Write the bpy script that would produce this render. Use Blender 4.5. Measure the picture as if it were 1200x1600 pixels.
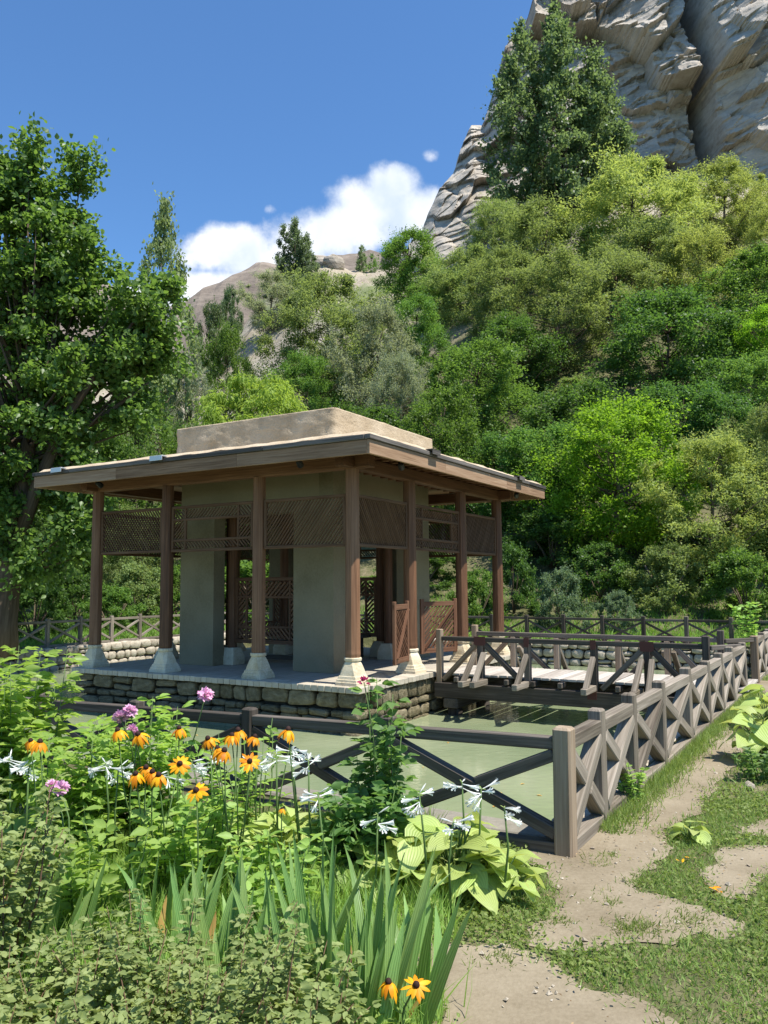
import bpy, math, random
import numpy as np
from mathutils import Vector, Matrix
random.seed(7); RS = np.random.RandomState(11)
for o in list(bpy.data.objects): bpy.data.objects.remove(o)
SC = bpy.context.scene; COL = SC.collection
rad = math.radians
# ------------------------------------------------------------------ camera
F, PITCH, ROLL, EYE = 1244.2, 0.08881, -0.006937, 1.65     # focal length in pixels of a 1600 px tall picture
cam = bpy.data.cameras.new('camera'); co = bpy.data.objects.new('camera', cam); COL.objects.link(co); SC.camera = co
cam.sensor_fit = 'VERTICAL'; cam.sensor_height = 24; cam.lens = 24*F/1600; cam.clip_start = .05; cam.clip_end = 3000
cp, sp = math.cos(PITCH), math.sin(PITCH); fw = Vector((0, cp, sp)); up0 = Vector((0, -sp, cp)); rt0 = Vector((1, 0, 0))
cr, sr = math.cos(ROLL), math.sin(ROLL); rt = rt0*cr+up0*sr; up = up0*cr-rt0*sr
co.matrix_world = Matrix(((rt.x, up.x, -fw.x, 0), (rt.y, up.y, -fw.y, 0), (rt.z, up.z, -fw.z, EYE), (0, 0, 0, 1)))
SC.render.resolution_x = 768; SC.render.resolution_y = 1024
# ------------------------------------------------------------------ world, sun, exposure
TH = rad(30.46); U = np.array([math.sin(TH), math.cos(TH)]); V = np.array([-math.cos(TH), math.sin(TH)]); P0 = np.array([-.4785, 12.])
SUN_EL = rad(64); sd = -V*1.0-U*.02; sd = sd/np.linalg.norm(sd)
SUN = Vector((sd[0]*math.cos(SUN_EL), sd[1]*math.cos(SUN_EL), math.sin(SUN_EL)))
sl = bpy.data.lights.new('sun', 'SUN'); sl.energy = 5.0; sl.angle = rad(.53); sl.color = (1, .95, .87)
so = bpy.data.objects.new('sun', sl); COL.objects.link(so); so.rotation_euler = SUN.to_track_quat('Z', 'Y').to_euler(); so.location = (20, -10, 40)
SC.view_settings.view_transform = 'Standard'; SC.view_settings.look = 'None'; SC.view_settings.exposure = 0.72; SC.view_settings.gamma = 1
SC.render.engine = 'CYCLES'; SC.cycles.max_bounces = 8; SC.cycles.transmission_bounces = 4; SC.cycles.transparent_max_bounces = 8

def ray(px, py):
    x, y = px-600, py-800; c, s = math.cos(-ROLL), math.sin(-ROLL)
    x, y = (x*c-y*s)/F, -(x*s+y*c)/F
    return np.array([x, cp-y*sp, sp+y*cp])
def atz(px, py, z=0.): r = ray(px, py); return np.array([0, 0, EYE])+r*(z-EYE)/r[2]
def atd(px, py, d): r = ray(px, py); return np.array([0, 0, EYE])+r*d/r[1]
def PW(a, b, z=0.): q = P0+U*a+V*b; return np.array([q[0], q[1], z])
def AB(x, y): return (x-P0[0])*U[0]+(y-P0[1])*U[1], (x-P0[0])*V[0]+(y-P0[1])*V[1]

W = bpy.data.worlds.new('World'); SC.world = W; W.use_nodes = True
nt = W.node_tree; nt.nodes.clear()
def N(t, k, **kw):
    n = t.nodes.new(k)
    for a, v in kw.items(): setattr(n, a, v)
    return n
def math_(t, op, a, b=None, c=None, clamp=False):
    n = N(t, 'ShaderNodeMath', operation=op, use_clamp=clamp)
    for i, v in enumerate((a, b, c)):
        if v is None: continue
        if isinstance(v, (int, float)): n.inputs[i].default_value = v
        else: t.links.new(v, n.inputs[i])
    return n.outputs[0]
sky = N(nt, 'ShaderNodeTexSky', sky_type='NISHITA', sun_disc=False); sky.sun_elevation = SUN_EL
sky.sun_rotation = math.atan2(SUN.x, SUN.y); sky.altitude = 600; sky.air_density = 1.15; sky.dust_density = .05; sky.ozone_density = 3.2
bg = N(nt, 'ShaderNodeBackground'); bg.inputs[1].default_value = .085; tn = N(nt, 'ShaderNodeMix', data_type='RGBA', blend_type='MULTIPLY'); tn.inputs[0].default_value = 1; tn.inputs[7].default_value = (.80, 1.13, 1.40, 1); nt.links.new(sky.outputs[0], tn.inputs[6]); nt.links.new(tn.outputs[2], bg.inputs[0])
tc = N(nt, 'ShaderNodeTexCoord'); sx = N(nt, 'ShaderNodeSeparateXYZ'); nt.links.new(tc.outputs['Generated'], sx.inputs[0])
ys = math_(nt, 'MAXIMUM', sx.outputs[1], .02); uu = math_(nt, 'DIVIDE', sx.outputs[0], ys); vv = math_(nt, 'DIVIDE', sx.outputs[2], ys)
cl = None                                            # a bank of cumulus standing over the ridge
for (px, py, rx, ry) in [(600, 335, 115, 72), (665, 335, 75, 55), (520, 365, 100, 55), (365, 392, 100, 50), (440, 400, 110, 50), (335, 445, 90, 30), (612, 290, 55, 44), (470, 372, 80, 50), (560, 350, 90, 55),
                         (424, 327, 20, 16), (671, 241, 24, 22), (250, 470, 120, 35), (740, 380, 120, 60)]:
    r = ray(px, py); u0, v0 = r[0]/r[1], r[2]/r[1]
    e = math_(nt, 'ADD', math_(nt, 'POWER', math_(nt, 'DIVIDE', math_(nt, 'SUBTRACT', uu, u0), rx/F), 2.), math_(nt, 'POWER', math_(nt, 'DIVIDE', math_(nt, 'SUBTRACT', vv, v0), ry/F), 2.))
    m = math_(nt, 'SUBTRACT', 1.0 if rx > 25 else .35, e); cl = m if cl is None else math_(nt, 'SMOOTH_MAX', cl, m, .25)
nz = N(nt, 'ShaderNodeTexNoise'); nz.inputs['Scale'].default_value = 17; nz.inputs['Detail'].default_value = 9; nz.inputs['Roughness'].default_value = .6; nt.links.new(tc.outputs['Generated'], nz.inputs['Vector'])
cl = math_(nt, 'ADD', cl, math_(nt, 'MULTIPLY', math_(nt, 'SUBTRACT', nz.outputs[0], .5), 2.5))
mr = N(nt, 'ShaderNodeMapRange', interpolation_type='SMOOTHSTEP'); nt.links.new(cl, mr.inputs[0]); mr.inputs[1].default_value = -.12; mr.inputs[2].default_value = .85
front = math_(nt, 'GREATER_THAN', sx.outputs[1], .05)
msk = math_(nt, 'MULTIPLY', mr.outputs[0], front)
nz2 = N(nt, 'ShaderNodeTexNoise'); nz2.inputs['Scale'].default_value = 11; nz2.inputs['Detail'].default_value = 5; nt.links.new(tc.outputs['Generated'], nz2.inputs['Vector'])
crp = N(nt, 'ShaderNodeValToRGB'); nt.links.new(nz2.outputs[0], crp.inputs[0])
crp.color_ramp.elements[0].position = .36; crp.color_ramp.elements[0].color = (.52, .60, .72, 1); crp.color_ramp.elements[1].position = .56; crp.color_ramp.elements[1].color = (.80, .81, .83, 1)
bg2 = N(nt, 'ShaderNodeBackground'); nt.links.new(crp.outputs[0], bg2.inputs[0]); bg2.inputs[1].default_value = .92
mx = N(nt, 'ShaderNodeMixShader'); nt.links.new(math_(nt, 'MULTIPLY', msk, .95), mx.inputs[0]); nt.links.new(bg.outputs[0], mx.inputs[1]); nt.links.new(bg2.outputs[0], mx.inputs[2])
wo = N(nt, 'ShaderNodeOutputWorld'); nt.links.new(mx.outputs[0], wo.inputs[0])

# ------------------------------------------------------------------ numpy noise
def vnoise(p, seed=0):
    p = np.asarray(p, float); i = np.floor(p).astype(np.int64); f = p-i; f = f*f*(3-2*f)
    def h(x, y, z):
        n = (x*374761393+y*668265263+z*2147483647+seed*974711) & 0xffffffff
        n = ((n ^ (n >> 13))*1274126177) & 0xffffffff; n = ((n ^ (n >> 15))*2246822519) & 0xffffffff
        return ((n ^ (n >> 16)) & 0xffffff)/16777215.
    x, y, z = i[..., 0], i[..., 1], i[..., 2]; r = 0
    for dx in (0, 1):
        for dy in (0, 1):
            for dz in (0, 1):
                w = (f[..., 0] if dx else 1-f[..., 0])*(f[..., 1] if dy else 1-f[..., 1])*(f[..., 2] if dz else 1-f[..., 2])
                r = r+w*h(x+dx, y+dy, z+dz)
    return r*2-1
def fbm(p, oct=5, seed=0, gain=.5, lac=2.03):
    p = np.asarray(p, float); a = 1.; s = 0; t = 0
    for k in range(oct): s = s+a*vnoise(p, seed+k); t += a; a *= gain; p = p*lac+3.1
    return s/t
def ridged(p, oct=5, seed=0):
    p = np.asarray(p, float); a = 1.; s = 0; t = 0
    for k in range(oct): s = s+a*(1-2*np.abs(vnoise(p, seed+k))); t += a; a *= .5; p = p*2.03+1.7
    return s/t
def sstep(x, a, b): t = np.clip((x-a)/(b-a), 0, 1); return t*t*(3-2*t)

def worley(x, y, seed):
    ix, iy = np.floor(x), np.floor(y); f1 = np.full(x.shape, 9.); f2 = np.full(x.shape, 9.); bx_ = np.zeros(x.shape); by_ = np.zeros(x.shape); hh = np.zeros(x.shape); h2 = np.zeros(x.shape)
    def hs(a, b, k): v = np.sin(a*127.1+b*311.7+k*74.7+seed*19.19)*43758.5453; return v-np.floor(v)
    for a in (-1, 0, 1):
        for b in (-1, 0, 1):
            cx, cy = ix+a, iy+b; dx = cx+.1+.8*hs(cx, cy, 1)-x; dy = cy+.1+.8*hs(cx, cy, 2)-y; dd = np.sqrt(dx*dx+dy*dy); m = dd < f1
            f2 = np.where(m, f1, np.minimum(f2, dd)); f1 = np.where(m, dd, f1); bx_ = np.where(m, -dx, bx_); by_ = np.where(m, -dy, by_); hh = np.where(m, hs(cx, cy, 3), hh); h2 = np.where(m, hs(cx, cy, 4), h2)
    return hh, bx_, by_, f1, f2, h2

# ------------------------------------------------------------------ materials
def mat_base(name):
    m = bpy.data.materials.new(name); m.use_nodes = True; t = m.node_tree; t.nodes.clear()
    out = N(t, 'ShaderNodeOutputMaterial'); b = N(t, 'ShaderNodeBsdfPrincipled'); t.links.new(b.outputs[0], out.inputs[0])
    return m, t, b, out
def ramp(t, src, stops):
    r = N(t, 'ShaderNodeValToRGB'); t.links.new(src, r.inputs[0]); e = r.color_ramp.elements
    while len(e) < len(stops): e.new(.5)
    for i, (p, c) in enumerate(stops): e[i].position = p; e[i].color = (*c, 1)
    return r.outputs[0]
def noise(t, vec, scale, det=4, rough=.55, dist=0.):
    n = N(t, 'ShaderNodeTexNoise'); n.inputs['Scale'].default_value = scale; n.inputs['Detail'].default_value = det; n.inputs['Roughness'].default_value = rough; n.inputs['Distortion'].default_value = dist
    if vec is not None: t.links.new(vec, n.inputs['Vector'])
    return n.outputs[0]
def mixc(t, f, a, b, mode='MIX'):
    n = N(t, 'ShaderNodeMix', data_type='RGBA', blend_type=mode)
    for i, v in ((0, f), (6, a), (7, b)):
        if isinstance(v, (int, float)): n.inputs[i].default_value = v
        elif isinstance(v, tuple): n.inputs[i].default_value = (*v, 1)
        else: t.links.new(v, n.inputs[i])
    return n.outputs[2]
def bump(t, b, h, strength, dist):
    n = N(t, 'ShaderNodeBump'); n.inputs['Strength'].default_value = strength; n.inputs['Distance'].default_value = dist; t.links.new(h, n.inputs['Height']); t.links.new(n.outputs[0], b.inputs['Normal'])
def vmul(t, src, v):
    n = N(t, 'ShaderNodeVectorMath', operation='MULTIPLY'); t.links.new(src, n.inputs[0]); n.inputs[1].default_value = v; return n.outputs[0]
def objvec(t):          # object coordinates shifted by each object's random number
    tcn = N(t, 'ShaderNodeTexCoord'); oi = N(t, 'ShaderNodeObjectInfo'); ad = N(t, 'ShaderNodeVectorMath', operation='ADD')
    sc = math_(t, 'MULTIPLY', oi.outputs['Random'], 37.); t.links.new(tcn.outputs['Object'], ad.inputs[0]); t.links.new(sc, ad.inputs[1]); return ad.outputs[0], oi.outputs['Random']
def worldpos(t): return N(t, 'ShaderNodeNewGeometry').outputs['Position']

def m_wood(name, dark, mid, light, rough=.75, spec=.25, vary=.30):
    m, t, b, _ = mat_base(name); at = N(t, 'ShaderNodeAttribute', attribute_name='grain'); oi = N(t, 'ShaderNodeObjectInfo')
    ad = N(t, 'ShaderNodeVectorMath', operation='ADD'); t.links.new(at.outputs['Vector'], ad.inputs[0]); t.links.new(math_(t, 'MULTIPLY', oi.outputs['Random'], 23.), ad.inputs[1])
    g = noise(t, vmul(t, ad.outputs[0], (1.6, 55, 55)), 1., 5, .55, .4); g2 = noise(t, vmul(t, ad.outputs[0], (.9, 7, 7)), 1., 3)
    f = math_(t, 'ADD', math_(t, 'MULTIPLY', g, .75), math_(t, 'ADD', math_(t, 'MULTIPLY', g2, .35), math_(t, 'MULTIPLY', math_(t, 'SUBTRACT', oi.outputs['Random'], .55), vary)))
    c = ramp(t, f, [(.22, dark), (.52, mid), (.88, light)]); t.links.new(c, b.inputs['Base Color'])
    b.inputs['Roughness'].default_value = rough; b.inputs['Specular IOR Level'].default_value = spec; bump(t, b, g, .45, .006); return m
def m_noise(name, stops, scale=4., rough=.9, bs=.4, bd=.02, fine=60., spec=.2, use_world=False):
    m, t, b, _ = mat_base(name); v, rnd = objvec(t)
    if use_world: v = worldpos(t)
    n1 = noise(t, v, scale, 6, .6); n2 = noise(t, v, fine, 4, .6)
    f = math_(t, 'ADD', math_(t, 'MULTIPLY', n1, .72), math_(t, 'MULTIPLY', n2, .28))
    if not use_world: f = math_(t, 'ADD', f, math_(t, 'MULTIPLY', math_(t, 'SUBTRACT', rnd, .5), .16))
    t.links.new(ramp(t, f, stops), b.inputs['Base Color']); b.inputs['Roughness'].default_value = rough; b.inputs['Specular IOR Level'].default_value = spec
    h = math_(t, 'ADD', n1, math_(t, 'MULTIPLY', n2, .5)); bump(t, b, h, bs, bd); return m
def m_plain(name, c, rough=.6, metal=0., spec=.3):
    m, t, b, _ = mat_base(name); v, rnd = objvec(t); n1 = noise(t, v, 9, 4)
    t.links.new(mixc(t, math_(t, 'MULTIPLY', n1, .6), c, tuple(x*.65 for x in c)), b.inputs['Base Color'])
    b.inputs['Roughness'].default_value = rough; b.inputs['Metallic'].default_value = metal; b.inputs['Specular IOR Level'].default_value = spec; return m
def m_leaf(name, c1, c2, trans=.4, rough=.45, spec=.35, tcol=None, ribs=False):
    m, t, b, out = mat_base(name); at = N(t, 'ShaderNodeAttribute', attribute_name='tint'); oi = N(t, 'ShaderNodeObjectInfo')
    c = mixc(t, at.outputs['Fac'], c1, c2); hv = N(t, 'ShaderNodeHueSaturation'); t.links.new(c, hv.inputs['Color'])
    t.links.new(math_(t, 'ADD', math_(t, 'MULTIPLY', oi.outputs['Random'], .45), .78), hv.inputs['Value']); t.links.new(math_(t, 'ADD', math_(t, 'MULTIPLY', oi.outputs['Random'], .03), .485), hv.inputs['Hue'])
    col = hv.outputs[0]
    if ribs:
        ga = N(t, 'ShaderNodeAttribute', attribute_name='grain'); gs = N(t, 'ShaderNodeSeparateXYZ'); t.links.new(ga.outputs['Vector'], gs.inputs[0])
        w = math_(t, 'SINE', math_(t, 'MULTIPLY', gs.outputs[1], ribs)); w = math_(t, 'ADD', math_(t, 'MULTIPLY', w, .5), .5)
        blo = noise(t, ga.outputs['Vector'], 3., 4)
        col = mixc(t, math_(t, 'MULTIPLY', w, .3), col, tuple(min(1, x*1.7) for x in c2)); col = mixc(t, ramp(t, blo, [(.66, (0, 0, 0)), (.74, (.7, .7, .7))]), col, (.42, .33, .12)) if ribs > 30 else col
        bump(t, b, w, .35, .004)
    t.links.new(col, b.inputs['Base Color']); b.inputs['Roughness'].default_value = rough; b.inputs['Specular IOR Level'].default_value = spec
    tr = N(t, 'ShaderNodeBsdfTranslucent'); t.links.new(mixc(t, .55, col, tcol or tuple(min(1, x*2.2) for x in (c2[0], c2[1], c2[2]*.5)), 'MIX'), tr.inputs[0])
    ms = N(t, 'ShaderNodeMixShader'); ms.inputs[0].default_value = trans; t.links.new(b.outputs[0], ms.inputs[1]); t.links.new(tr.outputs[0], ms.inputs[2]); t.links.new(ms.outputs[0], out.inputs[0]); return m

M = {}
M['fence'] = m_wood('weathered_grey_wood', (.06, .046, .032), (.20, .168, .128), (.40, .345, .28))
M['post'] = m_wood('weathered_tan_wood', (.09, .062, .038), (.26, .19, .125), (.42, .34, .25))
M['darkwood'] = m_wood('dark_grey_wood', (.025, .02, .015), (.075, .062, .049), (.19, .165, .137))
M['brown'] = m_wood('red_brown_wood', (.05, .022, .011), (.145, .068, .033), (.28, .15, .082), .65, .3)
M['fascia'] = m_wood('fascia_wood', (.14, .08, .046), (.30, .19, .115), (.46, .325, .215), .85, .1)
M['gatewood'] = m_wood('gate_wood', (.04, .017, .009), (.105, .047, .024), (.21, .11, .062))
M['slat'] = m_wood('lattice_wood', (.04, .02, .010), (.105, .055, .028), (.22, .13, .075), .75, .2, .05)
M['roofcap'] = m_wood('grey_cap_wood', (.03, .027, .023), (.085, .075, .065), (.22, .195, .17))
M['deck'] = m_wood('deck_wood', (.20, .17, .14), (.42, .38, .33), (.58, .54, .48))
M['plaster'] = m_noise('olive_plaster', [(.3, (.17, .14, .082)), (.45, (.23, .195, .122)), (.7, (.28, .24, .155))], 1.1, .9, .5, .012, 30)
M['mud'] = m_noise('straw_mud_plaster', [(.3, (.31, .235, .15)), (.5, (.42, .33, .22)), (.72, (.53, .435, .31))], 2.2, .95, .8, .035, 26)
M['limestone'] = m_noise('limestone', [(.3, (.42, .33, .20)), (.5, (.60, .51, .35)), (.72, (.70, .63, .48))], 5, .85, .5, .01, 40)
M['stone'] = m_noise('grey_brown_stone', [(.3, (.085, .07, .038)), (.5, (.18, .152, .09)), (.7, (.30, .26, .17))], 4, .9, 1., .035, 20)
M['rubble'] = m_noise('pale_rubble_stone', [(.3, (.24, .20, .15)), (.5, (.40, .35, .27)), (.7, (.54, .48, .39))], 3, .9, .8, .02, 24)
M['kerb'] = m_noise('grey_kerb', [(.3, (.13, .12, .095)), (.7, (.26, .24, .195))], 3, .9, .6, .02, 24)
M['mortar'] = m_noise('dark_mortar', [(.3, (.04, .037, .03)), (.7, (.10, .09, .07))], 6, .95, .6, .02, 30)
M['paver'] = m_noise('pale_paver', [(.3, (.33, .29, .22)), (.55, (.45, .40, .31)), (.75, (.53, .48, .39))], 4, .85, .4, .008, 50)
M['dirt'] = m_noise('dry_dirt', [(.28, (.14, .112, .07)), (.42, (.205, .168, .112)), (.55, (.255, .213, .147)), (.75, (.33, .28, .20))], 1.5, .95, .45, .02, 45, .15, True)
M['soil'] = m_noise('garden_soil', [(.35, (.045, .05, .02)), (.6, (.10, .085, .05)), (.75, (.16, .14, .07))], 2, .95, .7, .03, 20, .1, True)
M['black'] = m_plain('black_metal', (.015, .015, .016), .45); M['rust'] = m_plain('red_rust_plate', (.10, .035, .026), .7); M['steel'] = m_plain('pale_steel', (.6, .6, .6), .4, .6)
M['bark'] = m_wood('bark', (.05, .036, .024), (.12, .09, .062), (.25, .2, .15), .95, .1)
M['stem'] = m_plain('green_stem', (.10, .17, .045), .6); M['brownstem'] = m_plain('brown_stem', (.14, .085, .05), .8)
M['lens'] = m_plain('lamp_glass', (.75, .75, .72), .15)

# ------------------------------------------------------------------ mesh helpers
def raw_mesh(name, v, quads=None, tris=None, smooth=False, tint=None, grain=None, faces=None):
    me = bpy.data.meshes.new(name); v = np.asarray(v, np.float32); me.vertices.add(len(v)); me.vertices.foreach_set('co', v.ravel())
    loops = []; starts = []; tot = []; n = 0
    if quads is not None and len(quads): q = np.asarray(quads, np.int32); loops.append(q.ravel()); starts.append(n+np.arange(len(q))*4); tot.append(np.full(len(q), 4)); n += q.size
    if tris is not None and len(tris): q = np.asarray(tris, np.int32); loops.append(q.ravel()); starts.append(n+np.arange(len(q))*3); tot.append(np.full(len(q), 3)); n += q.size
    if faces:
        for f in faces: loops.append(np.array(f, np.int32)); starts.append(np.array([n])); tot.append(np.array([len(f)])); n += len(f)
    lo = np.concatenate(loops); me.loops.add(len(lo)); me.loops.foreach_set('vertex_index', lo)
    st = np.concatenate(starts); tt = np.concatenate(tot); me.polygons.add(len(st)); me.polygons.foreach_set('loop_start', st.astype(np.int32)); me.polygons.foreach_set('loop_total', tt.astype(np.int32))
    me.polygons.foreach_set('use_smooth', np.full(len(st), smooth))
    if tint is not None: a = me.attributes.new('tint', 'FLOAT', 'POINT'); a.data.foreach_set('value', np.asarray(tint, np.float32))
    if grain is not None: a = me.attributes.new('grain', 'FLOAT_VECTOR', 'POINT'); a.data.foreach_set('vector', np.asarray(grain, np.float32).ravel())
    me.update(calc_edges=True); me.validate(); return me
def obj(name, me, mat=None, parent=None, loc=None, rot=None, scale=None):
    if mat is not None and not me.materials: me.materials.append(M[mat] if isinstance(mat, str) else mat)
    o = bpy.data.objects.new(name, me); COL.objects.link(o)
    if parent is not None: o.parent = parent
    if loc is not None: o.location = tuple(float(c) for c in loc)
    if rot is not None: o.rotation_euler = rot
    if scale is not None: o.scale = scale
    return o
def tag(o, label=None, cat=None, group=None, kind=None):
    for k, v in (('label', label), ('category', cat), ('group', group), ('kind', kind)):
        if v: o[k] = v
    return o
def thing(name, label, cat, loc=(0, 0, 0), rz=0., group=None):
    o = bpy.data.objects.new(name, None); COL.objects.link(o); o.location = tuple(float(c) for c in loc); o.rotation_euler = (0, 0, rz); o.empty_display_size = .1
    return tag(o, label, cat, group)
PAVROT = math.atan2(U[1], U[0]); PAVLOC = (P0[0], P0[1], 0)
class MB:
    def __init__(s): s.v = []; s.f = []; s.g = []
    def add(s, v, f, g=None):
        n = len(s.v); s.v += [tuple(map(float, p)) for p in v]; s.f += [tuple(i+n for i in q) for q in f]; s.g += [tuple(map(float, p)) for p in (g if g is not None else v)]
    def beam(s, p, q, w, h, upv=(0, 0, 1), ch=.12, jit=0.):      # chamfered timber from p to q
        p, q = Vector(p), Vector(q); d = (q-p); L = d.length; d.normalize(); u = Vector(upv); sd_ = d.cross(u)
        if sd_.length < 1e-4: sd_ = d.cross(Vector((1, 0, 0)))
        sd_.normalize(); u = sd_.cross(d); c = min(w, h)*ch; o = random.random()*9
        prof = [(-w/2+c, -h/2), (w/2-c, -h/2), (w/2, -h/2+c), (w/2, h/2-c), (w/2-c, h/2), (-w/2+c, h/2), (-w/2, h/2-c), (-w/2, -h/2+c)]
        vs = []; gs = []
        for pt, l in ((p, 0), (p+d*min(c, L*.2), 1), (q-d*min(c, L*.2), 1), (q, 0)):
            for x, y in prof:
                k = 1 if l else 1-2*c/max(w, h); vs.append(pt+sd_*(x*k)+u*(y*k)); gs.append(((pt-p).length+o, x+o, y))
        fs = [tuple(range(7, -1, -1)), tuple(range(24, 32))]
        for r in range(3):
            for i in range(8): j = (i+1) % 8; fs.append((r*8+i, r*8+j, r*8+8+j, r*8+8+i))
        s.add(vs, fs, gs); return s
    def box(s, a, b, ch=0):
        (x0, y0, z0), (x1, y1, z1) = a, b
        v = [(x0, y0, z0), (x1, y0, z0), (x1, y1, z0), (x0, y1, z0), (x0, y0, z1), (x1, y0, z1), (x1, y1, z1), (x0, y1, z1)]
        s.add(v, [(3, 2, 1, 0), (4, 5, 6, 7), (0, 1, 5, 4), (1, 2, 6, 5), (2, 3, 7, 6), (3, 0, 4, 7)]); return s
    def rings(s, rs, capa=True, capb=True, gax=None):              # list of equal-length rings of points
        n = len(rs[0]); v = [p for r in rs for p in r]; f = []
        for k in range(len(rs)-1):
            for i in range(n): j = (i+1) % n; f.append((k*n+i, k*n+j, k*n+n+j, k*n+n+i))
        if capa: f.append(tuple(range(n-1, -1, -1)))
        if capb: f.append(tuple(range((len(rs)-1)*n, len(rs)*n)))
        g = None
        if gax: g = [(p[2], p[0]+gax, p[1]) for p in v]
        s.add(v, f, g); return s
    def tube(s, pts, rr, n=6):
        rs = []; L = 0; gs = []; pts = [Vector(p) for p in pts]; o = random.random()*9
        for i, p in enumerate(pts):
            d = (pts[min(i+1, len(pts)-1)]-pts[max(i-1, 0)]).normalized(); a = d.cross(Vector((.31, .95, .05)))
            if a.length < .1: a = d.cross(Vector((1, 0, 0)))
            a.normalize(); b = d.cross(a); r = rr[i] if isinstance(rr, (list, tuple)) else rr
            if i: L += (p-pts[i-1]).length
            rs.append([p+a*(r*math.cos(t*2*math.pi/n))+b*(r*math.sin(t*2*math.pi/n)) for t in range(n)]); gs += [(L+o, t/n*.5, 0) for t in range(n)]
        v = [p for r in rs for p in r]; f = []
        for k in range(len(rs)-1):
            for i in range(n): j = (i+1) % n; f.append((k*n+i, k*n+j, k*n+n+j, k*n+n+i))
        f.append(tuple(range(n-1, -1, -1))); f.append(tuple(range((len(rs)-1)*n, len(rs)*n))); s.add(v, f, gs); return s
    def mesh(s, name, smooth=False): return raw_mesh(name, s.v, faces=s.f, smooth=smooth, grain=s.g)
    def build(s, name, mat, parent=None, smooth=False, **k): return obj(name, s.mesh(name, smooth), mat, parent, **k)
def beam_obj(name, mat, parent, p, q, w, h, upv=(0, 0, 1), ch=.12): return MB().beam(p, q, w, h, upv, ch).build(name, mat, parent)

# ------------------------------------------------------------------ terrain
A0, A1, B0, B1 = -5.05, 10.75, -4.72, 11.6        # the pond, in the pavilion's own axes
RIDGE_X = [-200, -90, -45, -27, -23, -18, -13, -9, -4, 2, 8, 14, 30, 200]; RIDGE_Z = [28, 27, 30, 35, 38, 43, 47, 49.5, 48, 48.5, 50, 53, 60, 70]
def H(x, y):
    x = np.asarray(x, float); y = np.asarray(y, float); a, b = AB(x, y)
    r = np.maximum(y-np.interp(x, [-60, -12, 5, 20, 60], [34, 31, 24.5, 21, 19]), 0); top = np.interp(x/np.maximum(y, 20)*115, RIDGE_X, RIDGE_Z)
    k = np.where(r > 0, r*r/(r+11), 0); h = k/77.*top
    h = np.where(y > 115, top-(y-115)*.35, np.minimum(h, top)); h = np.maximum(h, np.where(y > 115, -10, -99))
    p = np.stack([x, y, 0*x], -1); w = sstep(y, 30, 60)
    h = h+w*(fbm(p/14., 4, 5)*2.2+ridged(p/5., 4, 9)*1.1*sstep(y, 75, 105))+.012*fbm(p/1.3, 3, 21)*(1-w)*sstep(y, 15, 20)
    pond = (a > A0) & (a < A1) & (b > B0) & (b < B1)
    return np.where(pond, -1.5, h)
def axis(segs):
    out = []
    for lo, hi, st in segs: out += list(np.arange(lo, hi-1e-6, st))
    return np.array(sorted(set(out+[segs[-1][1]])))
ax = axis([(-60, -14, 4), (-14, -9.5, .5), (-9.5, A0-.02, .18), (A0-.02, A0+.02, .04), (A0+.02, A1-.02, 1.2), (A1-.02, A1+.02, .04), (A1+.02, 30, .6), (30, 130, 1.1), (130, 200, 6), (200, 900, 60)])
bx = axis([(-500, -60, 40), (-60, -14, 1.6), (-14, B0-.02, .3), (B0-.02, B0+.02, .04), (B0+.02, B1-.02, .6), (B1-.02, B1+.02, .04), (B1+.02, 30, .6), (30, 100, 1.4), (100, 600, 25)])
ga, gb = np.meshgrid(ax, bx, indexing='ij'); gx = P0[0]+U[0]*ga+V[0]*gb; gy = P0[1]+U[1]*ga+V[1]*gb; gz = H(gx, gy)
na, nb = ga.shape; idx = np.arange(na*nb).reshape(na, nb)
quads = np.stack([idx[:-1, :-1], idx[1:, :-1], idx[1:, 1:], idx[:-1, 1:]], -1).reshape(-1, 4)
def m_ground():
    m, t, b, _ = mat_base('ground'); p = worldpos(t); s = N(t, 'ShaderNodeSeparateXYZ'); t.links.new(p, s.inputs[0])
    n = noise(t, p, .35, 6, .65); n2 = noise(t, p, 5, 5, .65); n3 = noise(t, p, .07, 3)
    soil = ramp(t, math_(t, 'ADD', math_(t, 'MULTIPLY', n, .5), math_(t, 'MULTIPLY', n2, .5)), [(.34, (.06, .065, .025)), (.5, (.11, .11, .05)), (.66, (.22, .18, .115))])
    rock = ramp(t, math_(t, 'ADD', math_(t, 'MULTIPLY', n, .45), math_(t, 'MULTIPLY', n2, .55)), [(.32, (.15, .125, .085)), (.48, (.33, .285, .215)), (.66, (.47, .42, .34))])
    green = ramp(t, n2, [(.35, (.07, .12, .03)), (.65, (.17, .22, .06))])
    f = math_(t, 'MULTIPLY', math_(t, 'SUBTRACT', s.outputs[1], 62.), .05, clamp=True)
    c = mixc(t, f, soil, rock); g = math_(t, 'MULTIPLY', ramp(t, n3, [(.52, (0, 0, 0)), (.6, (1, 1, 1))]), math_(t, 'MULTIPLY', f, .75)); c = mixc(t, g, c, green)
    t.links.new(c, b.inputs['Base Color']); b.inputs['Roughness'].default_value = .95; b.inputs['Specular IOR Level'].default_value = .15
    bump(t, b, math_(t, 'ADD', n, n2), .8, .12); return m
M['ground'] = m_ground()
tag(obj('ground', raw_mesh('ground', np.stack([gx, gy, gz], -1).reshape(-1, 3), quads, smooth=True), 'ground'), kind='structure')

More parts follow.
